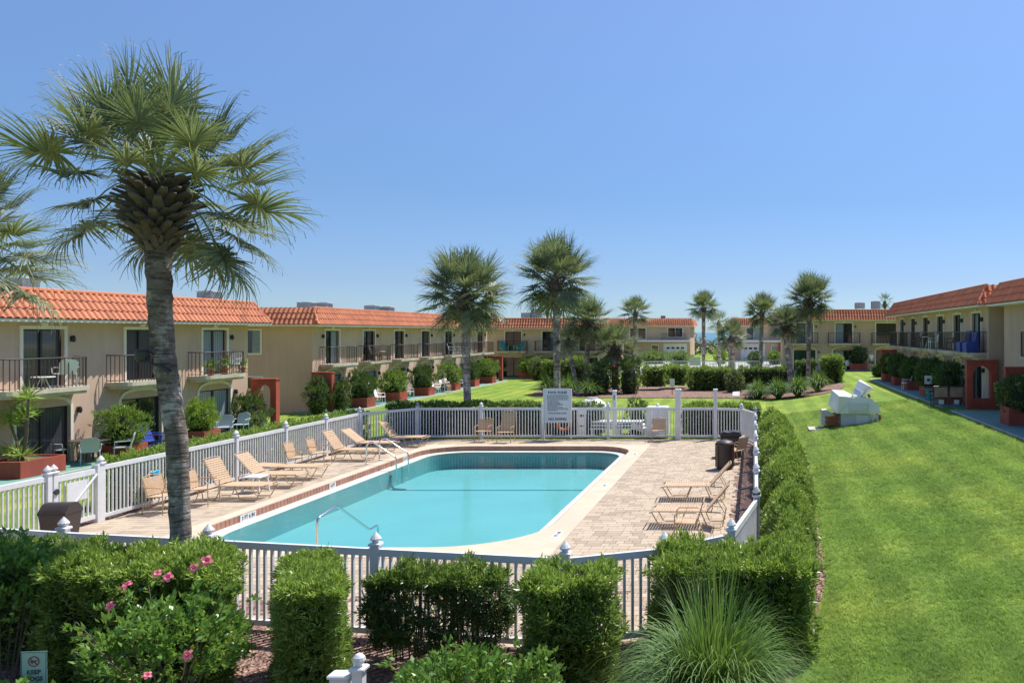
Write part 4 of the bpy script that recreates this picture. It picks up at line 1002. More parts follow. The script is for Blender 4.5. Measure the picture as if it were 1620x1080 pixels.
palm('tall sabal palm with a bent scarred trunk, nearest the camera', (bx1, Y1, 0), None, 1.88,
     path=[(0, 0, 0), (-.02, 0, .9), ((277-290)*k1, .03, 2.88), ((262-290)*k1, .05, 3.65), ((253-290)*k1, .05, 4.2), ((251-290)*k1, 0, 5.2), ((250-290)*k1, 0, 5.74)],
     r0=.128, r1=.168, n=46, det=2, barrel=(.30, .80), boots=150, seed=3, low=-52, group=None)
palm('sabal palm cut by the left picture edge, only its right fronds showing', (-13.2, 13.0, 0), (-13.0, 13.0, 5.15), 1.95, r0=.15, r1=.16, n=40, det=2, barrel=(.28, .7), boots=60, seed=8, low=-34, group=None)
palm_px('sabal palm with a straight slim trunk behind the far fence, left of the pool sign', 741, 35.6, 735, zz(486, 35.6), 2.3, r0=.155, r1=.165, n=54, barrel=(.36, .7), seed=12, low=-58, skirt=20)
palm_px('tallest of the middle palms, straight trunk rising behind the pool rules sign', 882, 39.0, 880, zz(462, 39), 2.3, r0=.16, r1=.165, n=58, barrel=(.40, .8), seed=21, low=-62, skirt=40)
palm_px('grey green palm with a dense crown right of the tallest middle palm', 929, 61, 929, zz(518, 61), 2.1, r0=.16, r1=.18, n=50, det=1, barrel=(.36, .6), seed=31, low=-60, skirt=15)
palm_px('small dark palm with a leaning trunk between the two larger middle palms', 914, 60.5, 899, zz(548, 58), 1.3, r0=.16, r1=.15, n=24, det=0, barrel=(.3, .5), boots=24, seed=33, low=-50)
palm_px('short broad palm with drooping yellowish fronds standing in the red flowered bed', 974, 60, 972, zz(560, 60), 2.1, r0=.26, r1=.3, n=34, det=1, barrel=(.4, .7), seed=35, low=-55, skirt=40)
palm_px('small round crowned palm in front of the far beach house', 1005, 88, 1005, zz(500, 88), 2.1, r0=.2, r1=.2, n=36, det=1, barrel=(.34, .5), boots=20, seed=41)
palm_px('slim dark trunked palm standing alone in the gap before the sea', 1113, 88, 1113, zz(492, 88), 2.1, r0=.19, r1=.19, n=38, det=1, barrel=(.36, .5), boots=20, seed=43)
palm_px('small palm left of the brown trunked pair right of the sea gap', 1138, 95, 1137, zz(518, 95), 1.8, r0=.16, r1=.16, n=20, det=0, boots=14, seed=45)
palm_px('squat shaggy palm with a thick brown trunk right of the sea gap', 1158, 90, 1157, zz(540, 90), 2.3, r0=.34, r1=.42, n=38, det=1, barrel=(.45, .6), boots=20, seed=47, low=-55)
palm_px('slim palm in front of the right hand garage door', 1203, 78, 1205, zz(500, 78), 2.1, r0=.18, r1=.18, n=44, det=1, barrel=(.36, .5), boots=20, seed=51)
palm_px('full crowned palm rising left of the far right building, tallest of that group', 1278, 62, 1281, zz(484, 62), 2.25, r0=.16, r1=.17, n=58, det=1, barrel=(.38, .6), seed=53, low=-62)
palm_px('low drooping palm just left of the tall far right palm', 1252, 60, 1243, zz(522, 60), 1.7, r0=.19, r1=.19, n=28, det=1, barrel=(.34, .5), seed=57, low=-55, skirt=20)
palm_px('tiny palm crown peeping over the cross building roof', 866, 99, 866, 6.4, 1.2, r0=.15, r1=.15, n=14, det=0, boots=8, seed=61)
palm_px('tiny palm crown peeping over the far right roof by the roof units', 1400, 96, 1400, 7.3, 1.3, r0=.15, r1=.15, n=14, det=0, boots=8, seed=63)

# -- clipped hedges in the front bed
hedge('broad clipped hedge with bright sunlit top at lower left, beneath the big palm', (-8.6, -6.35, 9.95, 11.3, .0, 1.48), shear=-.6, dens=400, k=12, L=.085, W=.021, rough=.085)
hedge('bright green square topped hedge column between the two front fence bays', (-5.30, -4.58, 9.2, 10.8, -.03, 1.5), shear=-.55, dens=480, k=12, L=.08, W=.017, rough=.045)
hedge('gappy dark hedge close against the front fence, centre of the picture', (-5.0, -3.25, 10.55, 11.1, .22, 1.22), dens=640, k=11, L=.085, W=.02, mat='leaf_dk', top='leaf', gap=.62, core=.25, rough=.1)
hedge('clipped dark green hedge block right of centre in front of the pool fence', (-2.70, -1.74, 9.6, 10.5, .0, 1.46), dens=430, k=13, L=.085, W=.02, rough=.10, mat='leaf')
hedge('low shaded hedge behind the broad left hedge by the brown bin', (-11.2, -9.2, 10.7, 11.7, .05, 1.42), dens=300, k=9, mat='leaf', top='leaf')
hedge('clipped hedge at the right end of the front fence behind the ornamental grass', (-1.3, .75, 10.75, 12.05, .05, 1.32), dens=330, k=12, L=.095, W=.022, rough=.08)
# row of trimmed shrubs right of the pool fence, each one its own mound
ys = [12.1, 13.75, 15.4, 17.2, 19.2, 21.4, 23.9, 26.6, 29.2, 31.6]
LB = ['nearest trimmed mound of the hedge row along the right side of the pool', 'second mound of the trimmed row right of the pool, just past the front corner', 'third trimmed mound in the row right of the pool fence', 'fourth trimmed mound in the row right of the pool fence', 'fifth trimmed mound, halfway along the row right of the pool', 'sixth trimmed mound in the row right of the pool fence', 'seventh trimmed mound, level with the tall brown bin', 'eighth trimmed mound in the row, near the far corner', 'farthest trimmed mound of the row at the far right fence corner']
for i in range(9):
    a, b_ = ys[i], ys[i+1]; 
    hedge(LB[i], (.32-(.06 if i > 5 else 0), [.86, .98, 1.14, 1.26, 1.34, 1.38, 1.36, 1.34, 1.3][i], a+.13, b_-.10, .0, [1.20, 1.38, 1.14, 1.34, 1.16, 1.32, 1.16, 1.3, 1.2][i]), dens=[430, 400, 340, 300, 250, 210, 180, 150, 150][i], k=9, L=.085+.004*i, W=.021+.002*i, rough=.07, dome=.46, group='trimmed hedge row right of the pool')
# low hedges outside the left and far fences
hedge('long low hedge running outside the left pool fence', (-16.45, -15.55, 20.6, 33.4, .05, 1.22), dens=110, k=8, L=.10, W=.035, core=.12)
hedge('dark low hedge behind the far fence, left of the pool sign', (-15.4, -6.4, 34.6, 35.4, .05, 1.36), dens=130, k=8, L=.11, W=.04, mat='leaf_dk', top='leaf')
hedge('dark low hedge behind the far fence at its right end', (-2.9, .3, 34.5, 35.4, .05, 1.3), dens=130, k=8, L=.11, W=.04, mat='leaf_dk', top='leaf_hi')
bush('small round dark shrub behind the far fence beside the slim post', (-5.0, 35.8, 0), .55, 1.35, L=.1, W=.035, n=260, mat='leaf_dk')
bush('low dark green bush hiding the foot of the left fence by the green patio', (-16.0, 15.5, 0), .75, .95, L=.1, W=.035, n=300)
# shrub bed in the middle distance
bed([(-15.5, 57), (-14.3, 55.5), (-10, 55.0), (-6.5, 55.2), (-3, 55.6), (0, 54.8), (3.5, 52.6), (5.6, 53.8), (6.6, 58), (6.3, 67), (-3, 67), (-14, 67), (-16.2, 62)][::-1], dz=-.01)
gz = lambda x, y: float(ground_z(x, y))
def mid(label, px0, px1, y, zt, d=1.6, zb=.05, dens=70, **kw):
    x0, x1 = (px0-1190)*y/FPX, (px1-1190)*y/FPX; g = gz((x0+x1)/2, y)
    return hedge(label, (x0, x1, y, y+d, g+zb, g+zt), dens=dens, k=7, L=.15, W=.06, rough=.09, core=.2, **kw)
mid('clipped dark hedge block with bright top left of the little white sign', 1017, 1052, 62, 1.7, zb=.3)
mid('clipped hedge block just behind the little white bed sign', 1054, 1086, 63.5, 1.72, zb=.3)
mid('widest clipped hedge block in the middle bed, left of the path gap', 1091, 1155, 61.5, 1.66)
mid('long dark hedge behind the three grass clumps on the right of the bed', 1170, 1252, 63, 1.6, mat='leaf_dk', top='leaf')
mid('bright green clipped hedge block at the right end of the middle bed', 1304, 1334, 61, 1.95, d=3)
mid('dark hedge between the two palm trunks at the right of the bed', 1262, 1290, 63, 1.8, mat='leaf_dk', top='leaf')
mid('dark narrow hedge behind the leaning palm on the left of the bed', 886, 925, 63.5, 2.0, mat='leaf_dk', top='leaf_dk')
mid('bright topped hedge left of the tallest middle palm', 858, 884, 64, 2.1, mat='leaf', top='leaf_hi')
fl = MB().lathe([(.02, 0), (.09, .04), (.12, .08), (.05, .12)], 0, 0, 7).mesh('flower', 'redflower')
for lb, px, y, r, h, nf in (('dark shrub with red flowers left of the short broad palm', 948, 58.5, 1.2, 2.3, 14), ('dark shrub with red flowers right of the short broad palm', 995, 58.8, .95, 2.5, 12)):
    x = (px-1190)*y/FPX; s = bush(lb, (x, y, gz(x, y)), r, h, L=.16, W=.06, n=420, mat='leaf_dk')
    for i in range(nf): a = RNG.random()*2*PI; put(fl, 'flower', s, (r*.9*math.cos(a), -abs(r*.9*math.sin(a)), h*RNG.uniform(.45, .85)))
for lb, px, y, r, h in (('big spiky grass clump left of the tallest palm trunk', 868, 57.5, 1.1, 1.5), ('spiky grass clump right of the tallest palm trunk', 899, 57.2, 1.1, 1.55), ('pale variegated spiky clump in front of the red flowered shrub', 932, 56.8, .95, 1.2),
    ('leftmost spiky grass clump at the right of the middle bed', 1199, 54.5, 1.0, 1.35), ('spiky grass clump second from the left at the right of the bed', 1231, 53.6, 1.0, 1.4), ('spiky grass clump in front of the low palm trunk', 1262, 53.4, 1.05, 1.45), ('rightmost rounded grass clump in front of the tall right palm', 1293, 55.5, 1.1, 1.5)):
    x = (px-1190)*y/FPX; grass_clump(lb, (x, y, gz(x, y)), r*1.15, h, n=520, w=.03, wild=.8, group='spiky clumps in the middle bed')
for lb, px, y, r, h, m in (('yellow green bush before the cross building patio', 853, 76, 1.0, 2.0, 'leaf_var'), ('lime green bush left of the white garage door', 1140, 104, .9, 1.7, 'leaf_hi'), ('round dark bush in front of the garage door', 1195, 98, 1.0, 1.5, 'leaf_dk'), ('bush beside the right hand garage', 1226, 100, .9, 1.5, 'leaf'), ('round green bush below the cross building balcony', 908, 77, 1.4, 1.9, 'leaf_hi'),
    ('low hedge bush left of the far garage door', 1035, 104, 2.2, 1.5, 'leaf'), ('low bush below the far garage door', 1075, 103, 1.7, 1.4, 'leaf'), ('loose bush in the gap beside the path', 1162, 60, .6, 1.4, 'leaf_var'), ('small shrub at the far right patio edge', 1390, 66, .45, .8, 'leaf_dk')):
    x = (px-1190)*y/FPX; bush(lb, (x, y, gz(x, y)), r, h, L=.18, W=.07, n=320, mat=m)
# dune scrub, one mass
n = 5200; x = RNG.uniform(-70, 70, n); y = RNG.uniform(140, 206, n); hz = .45+1.1*np.exp(-((y-200)/16)**2)
dd = unit(RNG.normal(size=(n, 3))*np.array([1, 1, .5])+np.array([0, -.2, .6])); hh = np.abs(np.sin(x*.31)*np.sin(y*.27+1))*1.3+RNG.random(n)*.7
keep = ~((np.abs(x+9.5) < 4.2) & (y > 150) & (RNG.random(n) < .8)); P = np.c_[x, y, hz+hh][keep]
V, F = leaves(P, dd[keep], 7, .75, .35, .7, .3, .4); put(np_mesh('dune_scrub', V, F, 'dunegreen'), 'dune_scrub', kind='stuff')

# -- foreground loose shrubs with larger leaves
def loose_shrub(label, loc, r, h, n=240, k=9, L=.085, W=.045, mat='leaf_big', stems=14, flowers=(), name='flowering_shrub', yellow=0):
    t = thing(name, label, 'shrub', loc, 0); rg = np.random.default_rng(int(abs(loc[0]*100)))
    m = MB(); tips = []
    for i in range(stems):
        a = rg.random()*2*PI; q = r*rg.uniform(.3, 1); e = Vector((q*math.cos(a), q*math.sin(a), h*rg.uniform(.65, 1.0))); s = Vector((.12*math.cos(a), .12*math.sin(a), 0)); md = s.lerp(e, .5)+Vector((0, 0, .1))
        m.tube([s, md, e], [.012, .009, .005], 4); tips += [s.lerp(e, u)+Vector(rg.normal(size=3)*.05) for u in (.45, .6, .75, .9, 1)]
    m.build('stems', 'twig', t)
    d = unit(rg.normal(size=(n, 3))); d[:, 2] = np.abs(d[:, 2])*.9; P = d*(.62+.42*rg.random((n, 1)))*np.array([r, r*.85, h*.55])+np.array([0, 0, h*.48])
    P = np.concatenate([P, np.array([tuple(p) for p in tips])]); N = unit(P-np.array([0, 0, h*.35]))
    V, F = leaves(P, N, k, L, W, .75, .35, .025); put(np_mesh('foliage', V, F, mat), 'foliage', t)
    fm = MB()
    for q in range(5):
        a = q*2*PI/5; c, s = math.cos(a), math.sin(a)
        def R_(x, y, z): return (c*x-s*y, s*x+c*y, z)
        fm.poly([R_(0, 0, 0), R_(.03, -.022, .02), R_(.055, -.018, .012), R_(.062, 0, .006), R_(.055, .018, .012), R_(.03, .022, .02)])
    fm.tube([(0, 0, 0), (0, 0, .05)], [.004, .006], 4); fme = fm.mesh('flower', 'flower')
    for (x, y, z) in flowers:
        o = put(fme, 'flower', t, (x-loc[0], y-loc[1], z-loc[2])); o.rotation_euler = (rg.uniform(.5, 1.2), rg.uniform(-.3, .3), rg.uniform(-.4, .4)); o.scale = (rg.uniform(.75, 1.1),)*3
    if yellow:
        V, F = leaves(P[rg.choice(len(P), yellow)], N[:yellow]*0+np.array([0, -1, .2]), 1, L, W, .5, .2, .03); put(np_mesh('yellow_leaf', V, F, 'yellowleaf'), 'yellow_leaves', t)
    return t
def fpx(px, py, y): return ((px-1190)*y/FPX, y, CAMH-(py-526)*y/FPX)
loose_shrub('hibiscus shrub with pink flowers in front of the broad left hedge', (-6.55, 9.25, 0), .85, 1.35, n=300, stems=20, yellow=14,
    flowers=[fpx(307, 898, 8.7), fpx(327, 887, 8.75), fpx(266, 913, 8.6), fpx(201, 926, 8.7), fpx(249, 907, 8.9), fpx(175, 958, 8.6), fpx(298, 1036, 8.3), fpx(233, 1068, 8.2)])
loose_shrub('leafy green shrub filling the left edge of the picture below the gate', (-9.35, 10.25, 0), .72, 1.85, n=280, stems=14, yellow=4, name='shrub')
loose_shrub('low leafy shrub between the hibiscus and the left edge, beside the dog sign', (-7.6, 8.3, 0), .5, .8, n=110, stems=7, yellow=3, name='shrub', flowers=[])
loose_shrub('bright green low shrub in the front bed below the gappy hedge', (-3.1, 8.75, 0), .68, .98, n=340, stems=12, L=.075, W=.042, name='shrub')
loose_shrub('small bright sprig shrub in front of the right hedge block', (-2.25, 8.6, 0), .3, 1.0, n=110, stems=6, L=.075, W=.042, name='shrub')
grass_clump('large arching clump of ornamental grass in the front right bed', (-.42, 9.0, 0), 1.2, 1.62, n=2300, w=.0105, stiff=.0, wild=1.0)
tw = thing('dry_grass_stalks', 'thin dry stalks sticking up behind the ornamental grass', 'plant', (-.75, 10.0, 0)); m = MB()
for i in range(26):
    a = RNG.uniform(-.6, .6); l = RNG.uniform(1.4, 1.95); m.tube([(a*.3, 0, .5), (a*.5, 0, 1.1), (a*.95-.1, RNG.uniform(-.1, .1), l)], [.003, .0025, .0015], 3)
m.build('stalks', 'twig', tw)

# -- lawn blades near the camera and bark chips in the bed
def lawn_blades():
    nc = 62000; u = RNG.random(nc)**1.35; y = 9.6+u*34; x = RNG.random(nc)*(440/FPX*y+.7)+.3; hh = RNG.uniform(.5, 1.3, nc)*(1+.25*np.sin(x*3.1+y*1.7)*np.sin(y*2.3-x))
    x = np.repeat(x, 6)+RNG.normal(size=nc*6)*.028; y = np.repeat(y, 6)+RNG.normal(size=nc*6)*.028; hh = np.repeat(hh, 6)
    k = x < np.interp(y, [9, 10.6, 11.9, 14.5, 19, 31.5, 33.3, 50], [.18, .55, .87, 1.3, 1.5, 1.58, .9, .3])+RNG.normal(size=len(x))*.03
    x, y, hh = x[~k], y[~k], hh[~k]; n = len(x); s = .75+y/13
    g = ground_z(x, y)-.047; h = RNG.uniform(.022, .055, n)*hh*np.sqrt(s); a = RNG.random(n)*2*PI; w = RNG.uniform(.003, .006, n)*s
    lean = RNG.normal(size=(n, 2))*.034*s[:, None]
    V = np.stack([np.c_[x-np.cos(a)*w, y-np.sin(a)*w, g], np.c_[x+np.cos(a)*w, y+np.sin(a)*w, g], np.c_[x+lean[:, 0], y+lean[:, 1], g+h]], 1).reshape(-1, 3)
    put(np_mesh('lawn_grass', V, np.arange(n*3).reshape(-1, 3), 'lawnblade'), 'lawn_grass', kind='stuff')
lawn_blades()
n = 12000; x = RNG.uniform(-8.5, 1.6, n); y = np.where(RNG.random(n) < .8, RNG.uniform(8.2, 12, n), RNG.uniform(12, 22, n)); x = np.where(y > 12, RNG.uniform(.2, 1.7, n), x)
P = np.c_[x, y, ground_z(x, y)+.0]; kp = x < np.interp(y, [7, 9, 10.6, 11.9, 14.5, 19, 31.5], [-.2, .18, .55, .87, 1.3, 1.5, 1.58]); P = P[kp]; n = len(P); V, F = leaves(P, np.tile([0, 0, .1], (n, 1)), 1, .06, .028, .8, 0, 0.01)
MT['chip'] = M('bark chip', (.2, .11, .085), .95, var=.3, isl=.5, col2=(.45, .32, .26)); put(np_mesh('bark_chips', V, F, 'chip'), 'bark_chips', kind='stuff')

# -- planters and shrubs along the patios
def planter(label, x, y, z, w, d, h, group='red planter boxes on the patios'):
    t = thing('planter', label, 'planter', (x, y, z), 0, group)
    m = MB(); e = .07; m.box(-w/2, w/2, -d/2, -d/2+e, 0, h); m.box(-w/2, w/2, d/2-e, d/2, 0, h); m.box(-w/2, -w/2+e, -d/2+e, d/2-e, 0, h-.001); m.box(w/2-e, w/2, -d/2+e, d/2-e, 0, h-.001)
    m.build('box', 'red', t); MB().box(-w/2+e, w/2-e, -d/2+e, d/2-e, h-.12, h-.05).build('soil', 'soil', t)
    return t
pz = .035
planter('long brick red planter at the left picture edge holding a yucca', -22.1, 25.0, pz, 1.1, 1.6, .5)
for i, (y, r, h) in enumerate(((28.6, .72, 1.3), (32.6, .6, 1.2))):
    planter('red planter %s on the nearest left patio' % ('behind the round table' if i == 0 else 'left of the pale sling chairs'), -21.9, y, pz, 1.0, 1.0, .45)
    bush('bright conifer shrub in the red planter %s' % ('behind the patio table' if i == 0 else 'left of the pale sling chairs'), (-21.9, y, .4), r*.95, h, L=.13, W=.03, n=520, k=9, mat='leaf_hi' if i else 'leaf', spiky=.6)
bush('dark shrub at the foot of the nearest red arch screen', (-22.4, 36.6, 0), .8, 1.55, L=.14, W=.035, n=460, mat='leaf_dk', spiky=.5)
bush('small pink flowering bush in front of the nearest red arch', (-21.8, 36.0, 0), .5, .8, L=.1, W=.04, n=200, mat='leaf_var')
bush('pair of dark shrubs before the second red arch, left one', (-23.4, 44.3, 0), .65, 1.7, L=.14, W=.035, n=380, mat='leaf_dk', spiky=.5)
bush('dark upright shrub right of the second red arch', (-22.7, 45.3, 0), .5, 1.6, L=.14, W=.035, n=300, mat='leaf_dk', spiky=.5)
yl = [(47.8, .8, 1.45), (52.2, .85, 1.35), (56.8, .85, 1.4), (61.9, .95, 1.4), (66.2, .75, 1.4), (70.6, .95, 1.5)]
for i, (y, r, h) in enumerate(yl):
    planter('red planter box, %s of six along the long left patio' % ordn(i), -22.75, y, pz, 1.2, 1.1, .55)
    bush('windswept conifer shrub in the %s planter of the long left patio' % ordn(i), (-22.8, y, .45), r, h, L=.16, W=.04, n=420, k=8, mat='leaf' if i % 2 else 'leaf_dk', spiky=.7, group='conifer shrubs in the left planters')
planter('red planter left of the cross building door', -25.0, 78.6, pz, 1.2, 1.0, .5); bush('pale yucca like bush in the cross building planter', (-25.0, 78.6, .4), .5, 1.3, L=.4, W=.06, n=60, mat='leaf_var', spiky=.6)
planter('wide red planter right of the cross building door', -21.3, 78.4, pz, 1.7, 1.0, .55); bush('round yellow green bush in the wide planter at the cross building', (-21.3, 78.4, .45), .95, 1.5, L=.18, W=.07, n=330, mat='leaf_hi')
zr = .865
for i, (y, r, h) in enumerate(((41.5, .75, 1.45), (45.6, .9, 1.5), (50.5, .8, 1.3), (55, 1.0, 1.5), (59.0, .9, 1.4))):
    planter('dark red planter, %s of five on the shaded right patio' % ordn(i), 9.95, y, zr, 1.1, 1.2, .55)
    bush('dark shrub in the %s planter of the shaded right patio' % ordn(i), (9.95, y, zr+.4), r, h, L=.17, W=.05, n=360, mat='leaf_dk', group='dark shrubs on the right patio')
planter('large red planter at the right picture edge', 10.35, 31.3, zr, 1.5, 1.1, .68); bush('big dark shrub overflowing the planter at the right picture edge', (10.3, 31.2, zr+.45), 1.0, 1.35, L=.13, W=.05, n=520, mat='leaf_dk')
planter('red planter beside the standing man at the far right building', 9.9, 77.0, zr, 1.6, .9, .6); bush('dark rounded shrub beside the standing man', (9.9, 77.1, zr+.4), .9, 1.6, L=.18, W=.06, n=260, mat='leaf_dk')
# yucca with rosettes on bare stems
yt = thing('yucca', 'tall yucca with star shaped leaf rosettes on thin stems at the left edge', 'plant', (-22.1, 25.0, .4)); m = MB(); heads = [((10-1190)*24.9/FPX+22.1, 0, zz(665, 24.9)-.4), ((45-1190)*24.9/FPX+22.1, -.1, zz(630, 24.9)-.4), ((30-1190)*24.9/FPX+22.1, .1, zz(660, 24.9)-.4), (-.3, .3, 1.5), (.05, -.2, .25), (-.5, .1, .3)]
for (x, y, z) in heads: m.tube([(x*.15-.1, y*.2, 0), (x*.55, y*.6, z*.5), (x, y, z)], [.05, .04, .035], 6)
m.build('stems', 'twig', yt)
for (x, y, z) in heads:
    n = 46; d = unit(RNG.normal(size=(n, 3))*np.array([1, 1, .7])+np.array([0, 0, .35])); V, F = leaves(np.tile([0., 0, 0], (n, 1)), d, 1, .5, .05, .1, 0, .01)
    put(np_mesh('rosette', V, F, 'leaf_hi'), 'rosette', yt, (x, y, z))
# ------------------------------------------------------------------ furniture
STR = MB().bbox(-.024, .024, -.30, .30, 0, .007, .003).mesh('strap', 'strap')
STR_S = MB().bbox(-.024, .024, -.25, .25, 0, .007, .003).mesh('strap', 'strap')
def lounger_proto(angle, loc, rz, label, group='tan strap loungers on the pool deck'):
    """head at -x, foot at +x"""
    t = thing('sun_lounger', label, 'sun lounger', loc, rz, group); a = math.radians(angle); hx, hz = -.32, .36; bl = .78
    tx, tz = hx-bl*math.cos(a), hz+bl*math.sin(a); m = MB(); r = .014
    for s in (-.32, .32):
        m.tube([(.95, s, .33), (.88, s, .365), (hx-.1, s, .365)], r, 6); m.tube([(.9, s, .34), (.72, s, .03), (.66, s, .015), (.36, s, .015), (.3, s, .03), (.16, s, .35)], r, 6)
        m.tube([(-.2, s, .35), (-.34, s, .03), (-.4, s, .015), (-.62, s, .015), (-.68, s, .05), (-.72, s, .3), (-.62, s, .345), (hx, s, .36)], r, 6)
    for x in (.95, .0, hx-.1): m.tube([(x, -.32, .345), (x, .32, .345)], r, 5)
    m.build('frame', 'tanmetal', t)
    b = MB()
    for s in (-.31, .31): b.tube([(hx, s, hz), (tx, s, tz)], r, 6)
    b.tube([(tx, -.31, tz), (tx-.02*math.cos(a), 0, tz+.02), (tx, .31, tz)], r, 5)
    if angle > 20:
        for s in (-.28, .28): b.tube([(hx-.35*math.cos(a), s, hz+.35*math.sin(a)), (hx-.42, s, .3)], .01, 5)
    b.build('back_frame', 'tanmetal', t)
    n = 19
    for k in range(n): put(STR, 'strap', t, (hx+.06+k*(.9-hx-.06)/n, 0, .378))
    for k in range(12):
        u = .06+k*.06; o = put(STR, 'strap', t, (hx-u*math.cos(a)+.012*math.sin(a), 0, hz+u*math.sin(a)+.012)); o.rotation_euler = (0, a, 0)
    return t
def lounger(angle, x, y, rz, label): return lounger_proto(angle, (x, y, .004), rz, label)
lounger(62, -13.55, 21.6, -.03, 'tan strap lounger nearest the gate side, backrest steeply raised, white table beyond it')
lounger(48, -13.65, 23.3, .02, 'tan strap lounger with raised back just behind the white side table')
lounger(3, -13.75, 24.6, -.02, 'flat lying tan strap lounger, third along the left fence')
lounger(55, -13.8, 28.1, -.04, 'tan strap lounger with raised back beside the pool exit rails')
lounger(38, -13.9, 29.9, -.03, 'tan strap lounger with low raised back, second from the far left corner')
lounger(52, -13.4, 31.5, -.02, 'tan strap lounger in the far left corner of the deck')
lounger(47, -1.42, 21.6, PI+.03, 'tan strap lounger on the right of the deck, the farther of two')
lounger(50, -1.33, 18.6, PI-.02, 'tan strap lounger on the right of the deck, the nearer of two')
def strap_chair(label, loc, rz, high=0, solid=None):
    """seat faces +x"""
    t = thing('pool_chair', label, 'chair', loc, rz, 'tan strap chairs on the pool deck'); m = MB(); r = .013; H = .86+high
    for s in (-.27, .27):
        m.tube([(.26, s, 0), (.25, s, .58), (.2, s, .63), (-.2, s, .63), (-.3, s, .58)], r, 6); m.tube([(-.34, s, 0), (-.2, s, .40), (.24, s, .43)], r, 6)
        m.tube([(-.2, s, .40), (-.34-high*.3, s, H)], r, 6)
    m.tube([(-.34-high*.3, -.27, H), (-.36-high*.3, 0, H+.05), (-.34-high*.3, .27, H)], r, 6); m.tube([(.24, -.27, .43), (.24, .27, .43)], r, 5); m.tube([(-.2, -.27, .4), (-.2, .27, .4)], r, 5)
    m.build('frame', 'tanmetal', t)
    for k in range(8): put(STR_S, 'strap', t, (.2-k*.056, 0, .437-k*.004))
    n = 8+int(high/.055)
    for k in range(n):
        u = (k+.8)/(n+.5); o = put(STR_S if not solid else STR_S, 'strap', t, (-.2-(.14+high*.3)*u, 0, .42+(H-.42)*u)); o.rotation_euler = (0, PI/2-.25, 0)
    return t
c0 = strap_chair('tan strap chair with a cyan towel hung over it beside the left fence', (-14.6, 20.55, .004), .3)
tw = MB(); N = 7
tw.add([(-.02+.03*math.sin(j*1.7), -.22+.44*j/N, z) for z in (.55, .72, .9) for j in range(N+1)], [(i*(N+1)+j, i*(N+1)+j+1, (i+1)*(N+1)+j+1, (i+1)*(N+1)+j) for i in range(2) for j in range(N)]); tw.add([(-.09+.03*math.sin(j*1.3), -.22+.44*j/N, z) for z in (.9, .62) for j in range(N+1)], [(j, j+1, N+2+j, N+1+j) for j in range(N)])
tw.poly([(-.02, -.22, .9), (-.02, .22, .9), (-.09, .22, .9), (-.09, -.22, .9)])
tw.build('towel', 'cyan', None, (-14.62-.22, 20.52, .0), .3, label='cyan towel hanging over a tan chair back by the left fence', category='towel')
strap_chair('tan strap chair half hidden behind the bent palm trunk', (-14.25, 19.9, .004), -.2)
strap_chair('tan strap chair with armrests just right of the bent palm trunk', (-13.9, 20.8, .004), .1)
strap_chair('tan strap chair, left one of a pair by the fence post', (-14.35, 26.0, .004), .0); strap_chair('tan strap chair, right one of a pair by the fence post', (-14.2, 27.0, .004), .05)
strap_chair('small tan strap chair facing the pool at the far fence', (-10.75, 32.85, .004), -PI/2); strap_chair('tall backed tan strap chair at the far end of the pool', (-9.75, 32.5, .004), -PI/2, .32)
strap_chair('round backed tan chair standing alone by the thick white fence post', (-3.75, 33.0, .004), -PI/2+.1); strap_chair('tan strap chair nearest the right front corner, half hidden by the hedge', (-1.35, 17.2, .004), PI)
bc = strap_chair('brown chair turned away beside the tall round bin', (-.55, 27.6, .004), PI-.6)
# side table
t = thing('side_table', 'small white plastic side table between two tan loungers', 'table', (-13.6, 22.5, .004)); m = MB().bbox(-.24, .24, -.24, .24, .40, .44, .02)
for sx in (-1, 1):
    for sy in (-1, 1): m.add([(sx*.2-.02, sy*.2-.02, .4), (sx*.2+.02, sy*.2-.02, .4), (sx*.2+.02, sy*.2+.02, .4), (sx*.2-.02, sy*.2+.02, .4), (sx*.23-.025, sy*.23-.025, 0), (sx*.23+.025, sy*.23-.025, 0), (sx*.23+.025, sy*.23+.025, 0), (sx*.23-.025, sy*.23+.025, 0)], [(0, 1, 2, 3), (4, 7, 6, 5), (0, 4, 5, 1), (1, 5, 6, 2), (2, 6, 7, 3), (3, 7, 4, 0)])
m.build('table', 'white', t)
# bins
t = thing('litter_bin', 'square brown litter bin with hooded swing openings inside the gate', 'litter bin', (-14.1, 16.75, .004), .12); b = MB().add([(sx*w, sy*w, z) for w, z in ((.19, 0), (.25, .68)) for sx, sy in ((-1, -1), (1, -1), (1, 1), (-1, 1))], [(0, 3, 2, 1), (4, 5, 6, 7)]+[(i, (i+1) % 4, 4+(i+1) % 4, 4+i) for i in range(4)]); b.build('body', 'brownbin', t)
b = MB(); N = 10
for s in (-1, 1):
    pts = [(s*.26*(1-k/N), .72+.17*math.sin(PI/2*min(1, k/N*1.2))) for k in range(N+1)]; b.prism([(s*.27, .68)]+pts+[(0, .68)], 'x', -.26, .26)
b.build('hood', 'brownbin', t); MB().box(-.17, .17, -.276, -.266, .70, .78).build('flap', 'dark', t)
t = thing('litter_bin', 'tall round dark brown bin with domed lid on the right of the deck', 'litter bin', (-.88, 26.3, .004)); MB().lathe([(.24, 0), (.28, .05), (.29, .74)], 0, 0, 20).build('body', 'brownbin', t, smooth=False); MB().lathe([(.31, .74), (.31, .80), (.24, .88), (.06, .93)], 0, 0, 20).build('lid', 'brownbin', t, smooth=True)
for k in range(8):
    a = k*PI/4; MB().box(-.012, .012, -.305, -.285, .06, .72).build('rib', 'brownbin', t, rz=a)
t = thing('litter_bin', 'wide dark bin with two humped lids in the far right deck corner', 'litter bin', (-.75, 28.9, .004)); MB().bbox(-.36, .36, -.28, .28, 0, .72, .03).build('body', 'brownbin', t)
